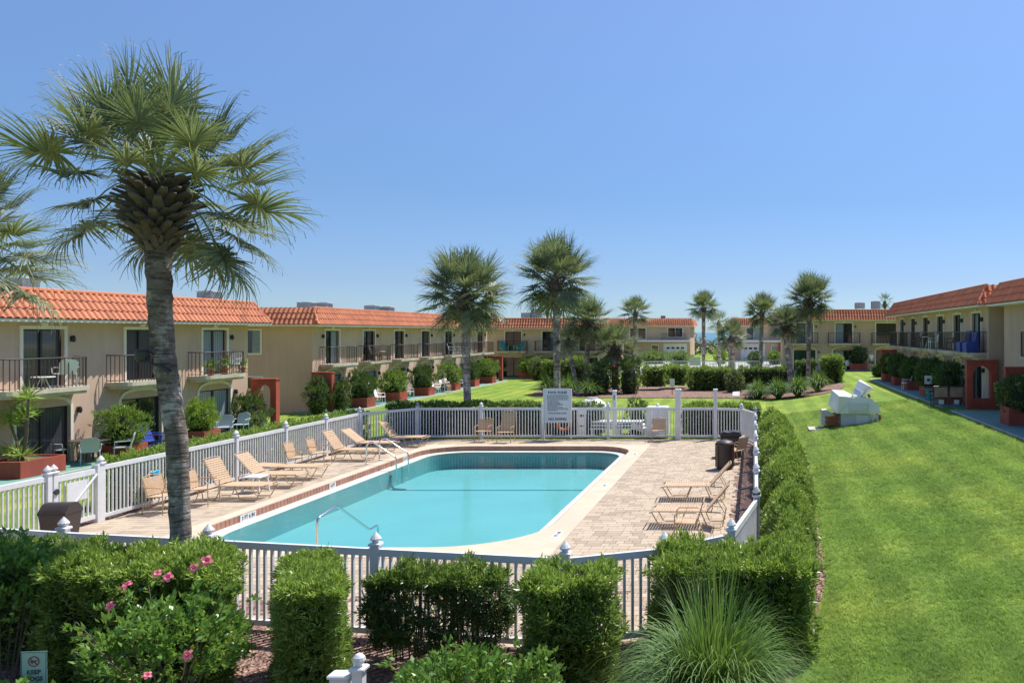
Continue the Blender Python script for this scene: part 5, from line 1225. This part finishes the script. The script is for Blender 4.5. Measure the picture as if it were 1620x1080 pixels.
m = MB().prism([(-.37, .72), (-.37, .8), (-.25, .9), (-.08, .86), (.1, .9), (.3, .88), (.37, .78), (.37, .72)], 'y', -.29, .29); m.build('lid', 'dark', t)
# handrails
def rail(label, pts, loc=(0, 0, 0)):
    t = thing('pool_handrail', label, 'handrail', pts[0]); o = pts[0]; P = [tuple(a-b for a, b in zip(p, o)) for p in pts]; MB().tube(P, .024, 9).build('rail', 'steel', t, smooth=True); MB().lathe([(.055, 0), (.05, .015), (.03, .025)], 0, 0, 12).build('flange', 'steel', t)
def bend(P, r=.14, n=4):
    out = [P[0]]
    for a, b, c in zip(P, P[1:], P[2:]):
        a, b, c = Vector(a), Vector(b), Vector(c); p, q = b+(a-b).normalized()*r, b+(c-b).normalized()*r
        for k in range(n+1): u = k/n; out.append(tuple(p*(1-u)**2+b*2*u*(1-u)+q*u*u))
    return out+[P[-1]]
rail('steel pool handrail near the front, bent down into the shallow end', bend([(-8.5, 16.05, 0), (-8.5, 16.05, .72), (-8.45, 16.7, .84), (-8.45, 18.15, .0), (-8.45, 18.55, .02), (-8.45, 18.6, -.7)], .1))
for y, l in ((27.1, 'nearer steel exit rail on the left side of the pool'), (28.05, 'farther steel exit rail on the left side of the pool')):
    rail(l, bend([(-12.72, y, 0), (-12.72, y, .66), (-12.55, y, .76), (-11.75, y, .24), (-11.72, y, -.6)], .08)); 
    bt = bpy.data.objects.get('pool_handrail') 
# signs
t = thing('pool_sign', 'large white POOL RULES and NO DIVING board standing at the far fence', 'sign', (-7.9, 33.35, 0)); MB().bbox(-.53, .53, -.02, .02, .70, 2.05, .01).build('board', 'signface', t)
m = MB(); m.box(-.58, -.53, -.03, .03, 0, 2.08); m.box(.53, .58, -.03, .03, 0, 2.08); m.box(-.53, .53, -.029, .029, 2.05, 2.08); m.build('frame', 'white', t)
def letter(txt, size, par, x, y, z, mat='ink'):
    o = put(text_mesh(txt, size, mat, .0008), 'lettering', par, (x, y, z), kind='stuff'); o.rotation_euler = (PI/2, 0, 0); return o
letter('POOL RULES', .135, t, 0, -.023, 1.88); letter('NO DIVING', .14, t, 0, -.023, .80); letter('POOL SHOWER HOURS', .07, t, 0, -.023, 1.06)
m = MB(); rr = random.Random(4); z = 1.80
for k in range(15):
    x = -.43 if k < 4 else -.40; lim = .42 if k < 5 or k in (12, 13) else rr.uniform(-.05, .2)
    while x < lim: w = rr.uniform(.03, .1); m.box(x, min(x+w, lim+.02), -.0225, -.0205, z, z+.021); x += w+.018
    z -= .044
m.build('small_print', 'ink', t, kind='stuff')
t = thing('dog_sign', 'small pale green sign with a no dogs circle reading KEEP DOGS', 'sign', (-7.47, 8.55, 0), .12); MB().bbox(-.125, .125, -.006, .0, .55, 1.04, .002).build('plate', 'green_sign', t)
MB().box(-.02, .02, .002, .03, 0, .95).build('stake', 'dark', t); m = MB(); P = [(.05*math.cos(a), -.008, .935+.05*math.sin(a)) for a in np.linspace(0, 2*PI, 25)[:-1]]; m.tube(P, .006, 5, closed=True); m.tube([(-.034, -.008, .97), (.034, -.008, .90)], .005, 5); m.build('ring', 'signred', t)
MB().prism([(-.03, .92), (-.02, .92), (-.018, .905), (-.01, .905), (-.008, .925), (.01, .925), (.012, .905), (.02, .905), (.02, .93), (.032, .945), (.03, .955), (.014, .945), (-.02, .942), (-.032, .952)], 'y', -.0072, -.0062).build('dog_mark', 'ink', t)
m = MB(); 
for x0, x1, z0, z1 in ((-.118, .118, 1.028, 1.033), (-.118, -.113, .56, 1.03), (.113, .118, .56, 1.03)): m.box(x0, x1, -.0075, -.006, z0, z1)
m.build('border', 'ink', t); letter('KEEP', .062, t, 0, -.0075, .805); letter('DOGS', .062, t, 0, -.0075, .735); letter('OFF', .062, t, 0, -.0075, .665)
t = thing('garden_post', 'short white post with ball finial beside a grey box in the front bed', 'post', (-4.22, 8.82, 0)); MB().bbox(-.055, .055, -.055, .055, 0, .74, .006).build('shaft', 'white', t); o = put(BALL, 'finial', t, (0, 0, .74)); 
t = thing('meter_box', 'grey utility box with pale lid beside the short white post', 'utility box', (-4.42, 8.84, 0)); MB().bbox(-.1, .1, -.07, .07, 0, .66, .01).build('box', 'fibre_grey', t); MB().bbox(-.12, .12, -.09, .09, .66, .695, .012).build('lid', 'white', t)
t = thing('bed_sign', 'tiny white sign on a stake in the middle bed', 'sign', (at(1079, 612, .1)[0], 56.3, .1)); MB().box(-.17, .17, -.01, .01, .55, 1.1).build('plate', 'white', t); MB().box(-.02, .02, .012, .04, 0, .9).build('stake', 'dark', t)
t = thing('fence_sign', 'white board fixed to the distant pool fence', 'sign', (-5.85, 83.9, .25)); MB().box(-.55, .55, -.03, .0, .75, 1.6).build('board', 'white', t); MB().box(-.45, .45, -.034, -.031, 1.1, 1.14).build('print', 'fibre_grey', t)
# floodlights on palms
def flood(label, x, y, z, dx):
    t = thing('floodlight', label, 'floodlight', (x, y, z)); MB().lathe([(.05, -.09), (.085, -.05), (.09, .05), (.06, .09)], -.14*dx, -.12, 12).build('lamp_head', 'dark', t); MB().tube([(-.1*dx, -.1, 0), (0, -.2, -.08), (.2*dx, -.18, -.16)], .022, 5).tube([(.16*dx, -.19, -.14), (.32*dx, -.2, -.24)], .04, 6).build('bracket', 'dark', t)
flood('black floodlight and bracket strapped to the bent palm trunk', (256-1190)*k1, Y1-.06, zz(562, Y1), 1)
flood('black floodlight on the tallest middle palm trunk', (881-1190)*39/FPX, 38.9, zz(541, 39), -.8)
# white equipment outside the far fence
t = thing('domed_kiosk', 'white domed plastic kiosk behind the far fence right of the sign', 'kiosk', (-6.85, 35.3, .06)); MB().lathe([(.6, 1.08), (.66, 1.1), (.62, 1.16), (.5, 1.32), (.3, 1.44), (.28, 1.45)], 0, 0, 20).build('dome', 'white', t, smooth=True); MB().lathe([(.25, 1.45), (.22, 1.50), (.18, 1.51)], 0, 0, 14).build('cap', 'ac', t)
m = MB()
for k in range(8): a = k*PI/4; m.box(.5*math.cos(a)-.03, .5*math.cos(a)+.03, .5*math.sin(a)-.03, .5*math.sin(a)+.03, 0, 1.1)
m.build('posts', 'fibre', t, kind='stuff'); MB().lathe([(.42, 0), (.46, .6), (.44, 1.08)], 0, 0, 14).build('drum', 'leaf_var', t)
t = thing('stacked_loungers', 'low stack of white slatted plastic loungers behind the far fence', 'sun loungers', (-5.6, 34.65, 0)); 
for k in range(3):
    z = .30+.14*k; m = MB().bbox(-1.2+.05*k, 1.15-.1*k, -.3, .3, z, z+.05, .01)
    for q in range(16): m.box(-1.15+q*.14, -1.08+q*.14, -.31, .31, z+.05, z+.075)
    m.build('slatted_bed', 'white', t)
m = MB(); 
for x in (-1.1, 0, 1.0): m.box(x-.04, x+.04, -.3, .3, 0, .3)
m.prism([(.5, .35), (1.35, .1), (1.55, .1), (1.55, .16), (1.3, .2), (.6, .62)], 'y', -.28, .28); m.build('legs', 'white', t)
t = thing('equipment_cabinet', 'narrow white equipment cabinet between the sign and the domed kiosk', 'cabinet', (-8.05+.95, 34.3, 0)); MB().bbox(-.16, .16, -.14, .14, 0, 1.2, .02).build('cabinet', 'white', t); MB().box(-.1, .1, -.15, -.14, .85, .95).build('vent', 'dark', t); MB().box(-.1, .1, -.15, -.14, .45, .5).build('vent', 'dark', t)
t = thing('life_ring', 'orange life ring hanging behind the fence below the pool sign', 'life ring', (-7.75, 33.8, .6)); m = MB(); P = [(.24*math.cos(a), 0, .24*math.sin(a)) for a in np.linspace(0, 2*PI, 25)[:-1]]; m.tube(P, .055, 8, closed=True).build('ring', 'orange', t, smooth=True)
t = thing('white_cabinet', 'broad white ribbed cabinet behind the fence beside the tan chair', 'cabinet', (-3.95, 34.35, 0)); MB().bbox(-.45, .45, -.25, .25, 0, 1.28, .03).build('cabinet', 'white', t); MB().lathe([(.07, 1.28), (.07, 1.36), (.03, 1.4)], -.0, 0, 10).build('knob', 'white', t)
for k in range(5): MB().box(-.4+k*.18, -.36+k*.18, -.265, -.25, .1, 1.15).build('rib', 'fibre', t)

# ------------------------------------------------------------------ white hooded barbecue on the right lawn
gx, gy = 4.35, 35.6; gg = float(ground_z(4.0, gy)); t = thing('barbecue_shelter', 'white fibreglass hooded barbecue with tilted chimney box on the right lawn', 'barbecue', (gx, gy, gg-.03)); k2 = .0272
def X_(px): return (px-1350)*k2
def Z_(py): return (671-py)*k2
def bq(px, py): return 1280+px/9.82, 580+py/9.82
def pg(lst): return [(X_(bq(a, b)[0]), Z_(bq(a, b)[1])) for a, b in lst]
MB().prism(pg([(505, 890), (505, 700), (975, 700), (975, 890)]), 'y', 0, 1.0).build('body', 'fibre_grey', t)
m = MB(); rows_ = 0
for r_ in range(5):
    for c_ in range(4):
        a, b = X_(bq(285, 0)[0])+c_*.15-(.07 if r_ % 2 else 0), .02+r_*.1; put(BRK := (BRK if 'BRK' in globals() else MB().bbox(0, .14, 0, .06, 0, .09, .006).mesh('brick', 'brickwall')), 'brick', t, (a, .10, b))
MB().box(X_(bq(270, 0)[0]), X_(bq(505, 0)[0]), .14, .9, 0, .5).build('brick_core', 'joint', t)
MB().prism(pg([(200, 700), (210, 650), (290, 640), (420, 735), (280, 745)]), 'y', .02, .75).build('counter', 'concrete', t)
MB().prism([(X_(bq(205, 0)[0]), 0), (X_(bq(275, 0)[0]), 0), (X_(bq(275, 0)[0]), .52), (X_(bq(205, 0)[0]), .6)], 'y', .3, .9).build('side_panel', 'fibre_grey', t)
m = MB(); f0 = pg([(430, 695), (455, 560), (600, 500), (720, 440), (900, 440), (1060, 520), (1095, 570), (1120, 700)]); m.prism(f0, 'y', -.12, 1.05); m.build('hood', 'fibre', t)
m = MB(); A = pg([(440, 690), (470, 420), (700, 440), (455, 560)])
P1_, P2_, P3_, P4_ = pg([(340, 600), (400, 355), (590, 365), (700, 440)])
fr = -.2; bk = 1.1
m.poly([(A[0][0], fr, A[0][1]), (A[2][0], fr+.1, A[2][1]), (A[1][0], fr, A[1][1])][::1]); m.poly([(P1_[0], bk, P1_[1]), (P2_[0], bk, P2_[1]), (A[1][0], fr, A[1][1]), (A[0][0], fr, A[0][1])])
m.poly([(P2_[0], bk, P2_[1]), (P3_[0], bk, P3_[1]), (P4_[0]+.2, fr+.1, P4_[1]-.05), (A[1][0], fr, A[1][1])]); m.poly([(P1_[0], bk, P1_[1]), (P3_[0], bk, P3_[1]), (P2_[0], bk, P2_[1])]); m.build('side_hood', 'fibre', t)
m = MB(); B = pg([(620, 560), (925, 565), (905, 665), (635, 665)]); m.prism(pg([(610, 535), (940, 535), (930, 690), (620, 690)]), 'y', -.17, -.12); m.build('door_frame', 'white', t); MB().prism(B, 'y', -.185, -.17).build('door_panel', 'fibre_grey', t)
for i in range(5): MB().box(B[0][0]+.05, B[1][0]-.07, -.195, -.185, B[2][1]+.04+i*.05, B[2][1]+.065+i*.05).build('louvre', 'fibre', t)
m = MB(); Q = pg([(680, 375), (790, 190), (940, 265), (800, 440)]); R_ = pg([(1065, 330)])[0]
fq = [(Q[0][0], .1, Q[0][1]), (Q[1][0], .35, Q[1][1]), (Q[2][0], .1, Q[2][1]), (Q[3][0], -.1, Q[3][1])]; bqv = [(Q[0][0]+.15, .75, Q[0][1]+.02), (Q[1][0]+.2, .95, Q[1][1]+.0), (R_[0], .7, R_[1]), (Q[3][0]+.3, .5, Q[3][1]+.05)]
m.add(fq+bqv, [(0, 3, 2, 1), (4, 5, 6, 7), (0, 1, 5, 4), (1, 2, 6, 5), (2, 3, 7, 6), (3, 0, 4, 7)]); m.build('chimney_box', 'fibre', t)
a, b = Vector(fq[0]).lerp(Vector(fq[1]), .4), Vector(fq[3]).lerp(Vector(fq[2]), .4); MB().tube([a+Vector((.03, -.012, 0)), b+Vector((-.04, -.012, 0))], .012, 4).build('handle', 'fibre_grey', t)
MB().tube([(X_(bq(870, 0)[0]), -.05, Z_(bq(0, 435)[1])), (X_(bq(1010, 0)[0]), -.0, Z_(bq(0, 495)[1]))], .035, 6).tube([(X_(bq(945, 0)[0]), .2, Z_(bq(0, 405)[1])), (X_(bq(960, 0)[0]), .1, Z_(bq(0, 450)[1]))], .05, 6).build('hinge', 'dark', t)
m = MB()
for i in range(6): m.box(X_(bq(745, 0)[0])+i*.09, X_(bq(745, 0)[0])+.085+i*.09, -.012, 0, .03, .46)
m.build('slatted_door', 'fibre', t, kind='stuff'); MB().box(X_(bq(985, 0)[0]), X_(bq(1030, 0)[0]), -.05, .05, 0, .5).box(X_(bq(1050, 0)[0]), X_(bq(1090, 0)[0]), -.05, .05, 0, .5).build('post', 'white', t); MB().box(X_(bq(1095, 0)[0]), X_(bq(1135, 0)[0]), .1, .9, 0, .48).build('brick_end', 'brickwall', t)
cz = float(ground_z(2.9, 35.6)); MB().box(X_(bq(0, 0)[0])+gx, X_(bq(240, 0)[0])+gx, 35.2, 36.4, cz-.2, cz-.0).build('concrete_pad', 'concrete', kind='structure')

# ------------------------------------------------------------------ patio and balcony furniture
def patio_chair(label, loc, rz, mat='white', kind='arm', group=None):
    mat = 'chairwhite' if mat == 'white' else mat
    """seat faces +x"""
    t = thing('patio_chair', label, 'chair', loc, rz, group); W = .26
    MB().bbox(-.22, .24, -W, W, .40, .435, .01).build('seat', mat, t)
    b = MB(); N = 6; h0, h1 = .42, .88
    prof = [(math.cos(a)*W*.98, h1-.1+.12*math.sin(a)) for a in np.linspace(0, PI, 9)]; q = [(W*.9, h0)]+prof+[(-W*.9, h0)]
    v0 = [(-.2-(z-h0)*.28, y, z) for y, z in q]; v1 = [(x-.025, y, z) for x, y, z in v0]; n = len(v0); b.add(v0+v1, [tuple(range(n)), tuple(range(2*n-1, n-1, -1))]+[(i, i+n, (i+1) % n+n, (i+1) % n) for i in range(n)]); b.build('backrest', mat, t)
    for x, y in ((.2, -W+.02), (.2, W-.02), (-.2, -W+.02), (-.2, W-.02)): MB().tube([(x*1.1, y*1.05, 0), (x, y, .4)], .018, 5).build('leg', mat, t)
    if kind == 'arm':
        for s in (-1, 1): MB().tube([(.2, s*W, .42), (.19, s*(W+.03), .62), (-.26, s*(W+.02), .64)], .02, 5).build('armrest', mat, t)
    return t
def adirondack(label, loc, rz, mat, group=None):
    t = thing('adirondack_chair', label, 'chair', loc, rz, group)
    for k in range(5):
        y = -.22+k*.11; m = MB(); m.add([(-.15, y-.045, .28), (-.15, y+.045, .28), (-.5, y+.05, .95-.02*abs(k-2)**2), (-.5, y-.05, .95-.02*abs(k-2)**2), (-.17, y-.045, .27), (-.17, y+.045, .27), (-.52, y+.05, .94-.02*abs(k-2)**2), (-.52, y-.05, .94-.02*abs(k-2)**2)], [(0, 1, 2, 3), (7, 6, 5, 4), (0, 4, 5, 1), (2, 6, 7, 3), (0, 3, 7, 4), (1, 5, 6, 2)]); m.build('slat', mat, t)
    m = MB(); m.add([(.35, -.26, .38), (.35, .26, .38), (-.18, .26, .27), (-.18, -.26, .27), (.35, -.26, .35), (.35, .26, .35), (-.18, .26, .24), (-.18, -.26, .24)], [(0, 1, 2, 3), (7, 6, 5, 4), (0, 4, 5, 1), (1, 5, 6, 2), (2, 6, 7, 3), (3, 7, 4, 0)]); m.build('seat', mat, t)
    for s in (-1, 1):
        MB().box(-.35, .42, s*.33-.06, s*.33+.06, .53, .555).build('armrest', mat, t); MB().box(.3, .37, s*.3-.02, s*.3+.02, 0, .53).build('leg', mat, t); MB().prism([(.3, .36), (-.5, .0), (-.38, .0), (.34, .3)], 'y', s*.28-.015, s*.28+.015).build('leg', mat, t)
    return t
def round_table(label, loc, r, h, mat, group=None):
    t = thing('patio_table', label, 'table', loc, 0, group); MB().lathe([(r, h-.03), (r+.01, h-.015), (r, h)], 0, 0, 24).build('table_top', mat, t)
    for k in range(4): a = k*PI/2+.4; MB().tube([(.05*math.cos(a), .05*math.sin(a), h-.03), (r*.6*math.cos(a), r*.6*math.sin(a), 0)], .018, 5).build('leg', mat, t)
    return t
zp = .04
round_table('round brown glass topped table on the nearest left patio', (-22.25, 27.6, zp), .58, .72, 'rail')
for a, r, lb in ((-.9, .85, 'front'), (.55, .9, 'right'), (1.9, .85, 'rear'), (3.4, .85, 'left')):
    patio_chair('round backed pale grey chair on the %s side of the nearest left patio table' % lb, (-22.25+r*math.cos(a), 27.6+r*math.sin(a)*.95, zp), a+PI, 'greychair')
adirondack('dark blue adirondack chair beside the left door, half hidden by the palm trunk', (-22.2, 30.6, zp), .1, 'blue'); round_table('small dark blue slatted table on the left patio', (-22.0, 29.75, zp), .3, .42, 'blue')
patio_chair('pale blue grey sling chair by the third left door, left one', (-21.75, 33.9, zp), -1.2, 'greychair'); patio_chair('pale blue grey sling chair by the third left door, right one', (-21.75, 34.9, zp), -1.5, 'greychair')
zb = 2.585
patio_chair('white plastic armchair on the first left balcony', (-22.5, 26.9, zb), 2.6, 'white'); t = round_table('low white footstool table on the first left balcony', (-22.35, 25.9, zb), .3, .38, 'white')
round_table('small blue table behind the second balcony rail', (-22.4, 31.4, zb), .28, .5, 'blue'); patio_chair('white folding chair among plants on the third left balcony', (-22.55, 35.6, zb), -1.6, 'white')
def pot(label, x, y, z, s=1.0, fl=0):
    t = thing('potted_plant', label, 'potted plant', (x, y, z)); MB().lathe([(.09*s, 0), (.14*s, .22*s), (.15*s, .25*s), (.12*s, .25*s)], 0, 0, 12).build('pot', 'tile_base', t)
    n = int(60*s); P = RNG.normal(size=(n, 3))*np.array([.1, .1, .12])*s+np.array([0, 0, .42*s]); V, F = leaves(P, unit(P-np.array([0, 0, .2])), 4, .11, .035, .6, .4, .02); put(np_mesh('foliage', V, F, 'leaf'), 'foliage', t)
    if fl: P = RNG.normal(size=(14, 3))*.09*s+np.array([0, 0, .66*s]); V, F = leaves(P, P*0+np.array([0, -1, .3]), 4, .05, .04, .9, 0, .01); put(np_mesh('flowers', V, F, 'redflower'), 'flowers', t)
pot('terracotta pot of green leaves on the third left balcony', -22.35, 33.9, zb); pot('pot of red flowers in the middle of the third left balcony', -22.35, 34.8, zb, 1.1, 1); pot('leafy pot at the right end of the third left balcony', -22.4, 36.1, zb)
adirondack('turquoise adirondack chair, left one on the cross building balcony', (-23.9, 79.1, zb), -.9, 'teal'); adirondack('turquoise adirondack chair, right one on the cross building balcony', (-22.5, 79.1, zb), -2.3, 'teal')
for y, m_, lb in ((51.1, 'strap', 'left'), (52.4, 'strap', 'right')): patio_chair('dark framed tan chair, %s one on the second long building balcony' % lb, (-23.45, y, zb), .2, 'rail')
round_table('small tan table between chairs on the second long building balcony', (-23.4, 51.75, zb), .28, .6, 'strap')
patio_chair('grey chair on the fifth balcony of the long left building', (-23.5, 64.3, zb), .3, 'greychair'); patio_chair('second grey chair on the fifth balcony of the long left building', (-23.5, 65.6, zb), .3, 'greychair')
for i, y in enumerate((49.9, 54.3, 58.8, 63.7)):
    patio_chair('pale chair %s of four along the long left patio' % ordn(i), (-22.6, y, zp), .1+.4*(i % 2), 'greychair' if i % 2 else 'white'); adirondack('dark brown adirondack chair %s along the long left patio' % ordn(i), (-23.2, y-1.0, zp), .3, 'rail')
round_table('small white table where the seated person rests on the long left patio', (-22.6, 60.4, zp), .35, .7, 'white')
# right side
zq = .87; zrb = .83+2.585
for i, y in enumerate((38.7, 39.9)):
    t = thing('draped_chair', 'balcony chair covered with a royal blue towel, %s one on the nearest right balcony' % ('near' if i == 0 else 'far'), 'chair', (10.3, y, zrb), PI); m = MB()
    pr = [(.3, .0), (.32, .45), (.15, .5), (-.1, .5), (-.18, .95+.08*i), (-.26, .95+.08*i), (-.3, 0)]; m.prism([(a, b) for a, b in pr], 'y', -.38, .38); m.build('towel', 'blue', t); MB().tube([(.25, -.3, 0), (.25, -.3, .45)], .02, 5).tube([(.25, .3, 0), (.25, .3, .45)], .02, 5).build('frame', 'white', t)
patio_chair('white armchair on the third right balcony', (10.35, 47.0, zrb), PI, 'white'); round_table('white table on the third right balcony', (10.35, 48.2, zrb), .4, .7, 'white'); patio_chair('dark chair on the second right balcony', (10.35, 43.2, zrb), PI, 'rail'); patio_chair('dark chair on the fourth right balcony', (10.35, 51.5, zrb), PI, 'rail')
t = thing('garden_glider', 'dark framed two seat glider with tan backs at the near end of the right patio', 'bench', (9.25, 38.95, zq), PI/2); m = MB()
for y in (-.72, 0.0, .72): m.tube([(-.3, y, 0), (-.3, y, .95)], .022, 5); m.tube([(.3, y, 0), (.3, y, .6), (-.3, y, .62)], .022, 5)
m.tube([(-.3, -.72, .95), (-.3, .72, .95)], .022, 5); m.tube([(.3, -.72, .1), (.3, .72, .1)], .018, 5); m.tube([(-.3, -.72, .1), (-.3, .72, .1)], .018, 5); m.build('frame', 'dark', t)
for y in (-.36, .36): MB().bbox(-.29, -.24, y-.31, y+.31, .45, .93, .02).build('back_panel', 'wood', t); MB().bbox(-.24, .28, y-.31, y+.31, .38, .43, .02).build('seat', 'dark', t); MB().box(-.32, -.315, y-.12, y+.12, .12, .32).build('plate', 'white', t)
adirondack('teal chair beside the standing notice on the right patio', (9.4, 42.6, zq), PI, 'teal'); patio_chair('white chair midway along the shaded right patio', (9.4, 50.2, zq), PI, 'white')
t = thing('notice_board', 'small white notice on a dark stand on the right patio', 'sign', (9.35, 43.6, zq)); MB().box(-.2, .2, -.02, .02, .75, 1.2).build('board', 'signface', t); MB().box(-.02, .02, .022, .05, 0, 1.1).build('stand', 'dark', t); MB().box(-.08, .08, -.024, -.021, .9, 1.05).build('print', 'ink', t)
round_table('small pale table by the far right building door', (12.4, 76.4, zq), .45, .72, 'greychair'); patio_chair('white chair by the far right building door', (9.0, 76.9, zq), -1.5, 'white')
# ------------------------------------------------------------------ people
def skin_body(name, joints, edges, mat, parent, sub=1):
    me = bpy.data.meshes.new(name); me.from_pydata([j[:3] for j in joints], edges, []); o = bpy.data.objects.new(name, me); C.objects.link(o)
    m = o.modifiers.new('skin', 'SKIN'); 
    for i, j in enumerate(joints): me.skin_vertices[0].data[i].radius = (j[3], j[4] if len(j) > 4 else j[3])
    me.skin_vertices[0].data[0].use_root = True
    s = o.modifiers.new('sub', 'SUBSURF'); s.levels = sub; s.render_levels = sub
    bpy.context.view_layer.update(); out = bpy.data.meshes.new_from_object(o.evaluated_get(bpy.context.evaluated_depsgraph_get())); bpy.data.objects.remove(o)
    out.materials.clear(); out.materials.append(MT[mat]); out.polygons.foreach_set('use_smooth', [True]*len(out.polygons)); return put(out, name, parent)
def person(label, loc, rz, sit=False):
    t = thing('person', label, 'person', loc, rz)      # faces -y
    hz = .47 if sit else .93; J = [(0, 0, hz, .13, .1), (0, 0, hz+.22, .12, .09), (0, 0, hz+.42, .16, .1), (0, -.01, hz+.53, .055), (0, -.02, hz+.62, .055), (0, -.03, hz+.72, .085, .1), (0, -.02, hz+.80, .065, .07)]
    E = [(0, 1), (1, 2), (2, 3), (3, 4), (4, 5), (5, 6)]; sh = {}
    for s in (-1, 1):
        b = len(J)
        if sit: J += [(s*.1, -.03, hz-.02, .09), (s*.13, -.42, hz+.02, .065), (s*.13, -.46, .09, .04), (s*.14, -.6, .04, .035, .025)]
        else: J += [(s*.1, 0, hz-.08, .09), (s*.11, -.03+s*.03, .48, .06), (s*.11, .02+s*.05, .08, .038), (s*.12, -.13+s*.05, .03, .035, .025)]
        E += [(0, b), (b, b+1), (b+1, b+2), (b+2, b+3)]; b = len(J)
        if sit: J += [(s*.19, 0, hz+.46, .05), (s*.25, -.08, hz+.22, .042), (s*.2, -.32, hz+.16, .03), (s*.18, -.42, hz+.15, .03, .015)]
        else: J += [(s*.19, 0, hz+.46, .05), (s*.26, .03, hz+.2, .042), (s*.24, -.12, hz+.02, .03), (s*.23, -.18, hz-.05, .03, .015)]
        E += [(2, b), (b, b+1), (b+1, b+2), (b+2, b+3)]; sh[s] = b
    skin_body('body', J, E, 'skin', t)
    SJ = [(0, 0, hz-.03, .155, .125), (0, 0, hz+.22, .145, .115), (0, 0, hz+.42, .18, .12), (0, 0, hz+.5, .09, .08)]; SE = [(0, 1), (1, 2), (2, 3)]
    for s in (-1, 1): b = len(SJ); a, c = J[sh[s]], J[sh[s]+1]; SJ += [(a[0], a[1], a[2], .07), ((a[0]+c[0])/2, (a[1]+c[1])/2, (a[2]+c[2])/2, .062)]; SE += [(2, b), (b, b+1)]
    skin_body('shirt', SJ, SE, 'shirt', t)
    PJ = [(0, 0, hz-.02, .16, .13)]; PE = []
    for s in (-1, 1): b = len(PJ); PJ += ([(s*.1, -.03, hz-.01, .105), (s*.125, -.3, hz+.01, .09)] if sit else [(s*.1, 0, hz-.12, .105), (s*.11, -.01, .56, .085)]); PE += [(0, b), (b, b+1)]
    skin_body('shorts', PJ, PE, 'shorts', t)
    m = MB().lathe([(.088, hz+.74), (.1, hz+.78), (.09, hz+.85), (.05, hz+.9), (.01, hz+.91)], 0, -.01, 12); m.build('hair', 'hair', t, smooth=True)
    f = MB(); f.box(-.04, -.02, -.135, -.12, hz+.745, hz+.757); f.box(.02, .04, -.135, -.12, hz+.745, hz+.757); f.build('eyes', 'ink', t, kind='stuff'); MB().box(-.012, .012, -.15, -.12, hz+.70, hz+.74).build('nose', 'skin', t); MB().box(-.025, .025, -.132, -.12, hz+.665, hz+.675).build('mouth', 'signred', t)
    return t
person('person in white shirt and dark shorts standing on the far right patio', (11.0, 75.9, .865), .3)
person('person in white shirt seated at a small table on the long left patio', (-22.35, 59.6, .05), 1.3, sit=True); patio_chair('white chair under the seated person on the long left patio', (-22.3, 59.6, .04), -.3, 'white')
# ------------------------------------------------------------------ way down to the beach
t = thing('beach_stairs', 'weathered wooden ramps and rust coloured rails leading over the dune to the sea', 'stairs', (-8.6, 150, .5)); m = MB()
m.prism([(-3.2, 0), (-3.2, 1.5), (-2.2, 2.1), (-1.4, 2.1), (2.8, -.2), (1.2, -.2), (-1.2, 1.3), (-2.6, 0)], 'y', 0, 1.6); m.build('ramp', 'wood', t); m = MB()
for x, h in ((-3.1, 2.6), (-2.0, 3.1), (-.9, 2.9), (.2, 2.3), (1.3, 1.7), (2.5, 1.0)): m.box(x-.08, x+.08, -.1, .06, 0, h)
m.build('posts', 'wood', t, kind='stuff'); MB().tube([(-3.1, -.1, 2.5), (-1.5, -.1, 3.0), (2.6, -.1, .9)], .07, 5).tube([(-3.1, -.1, 1.9), (-1.5, -.1, 2.4), (2.6, -.1, .4)], .05, 5).build('handrail', 'rust', t)
gp = MB(); gp.poly([(-1.35, 55.4, .09), (-.85, 55.4, .09), (-1.1, 80, .25), (-1.7, 80, .25)]); gp.build('garden_path', 'concrete', kind='structure')
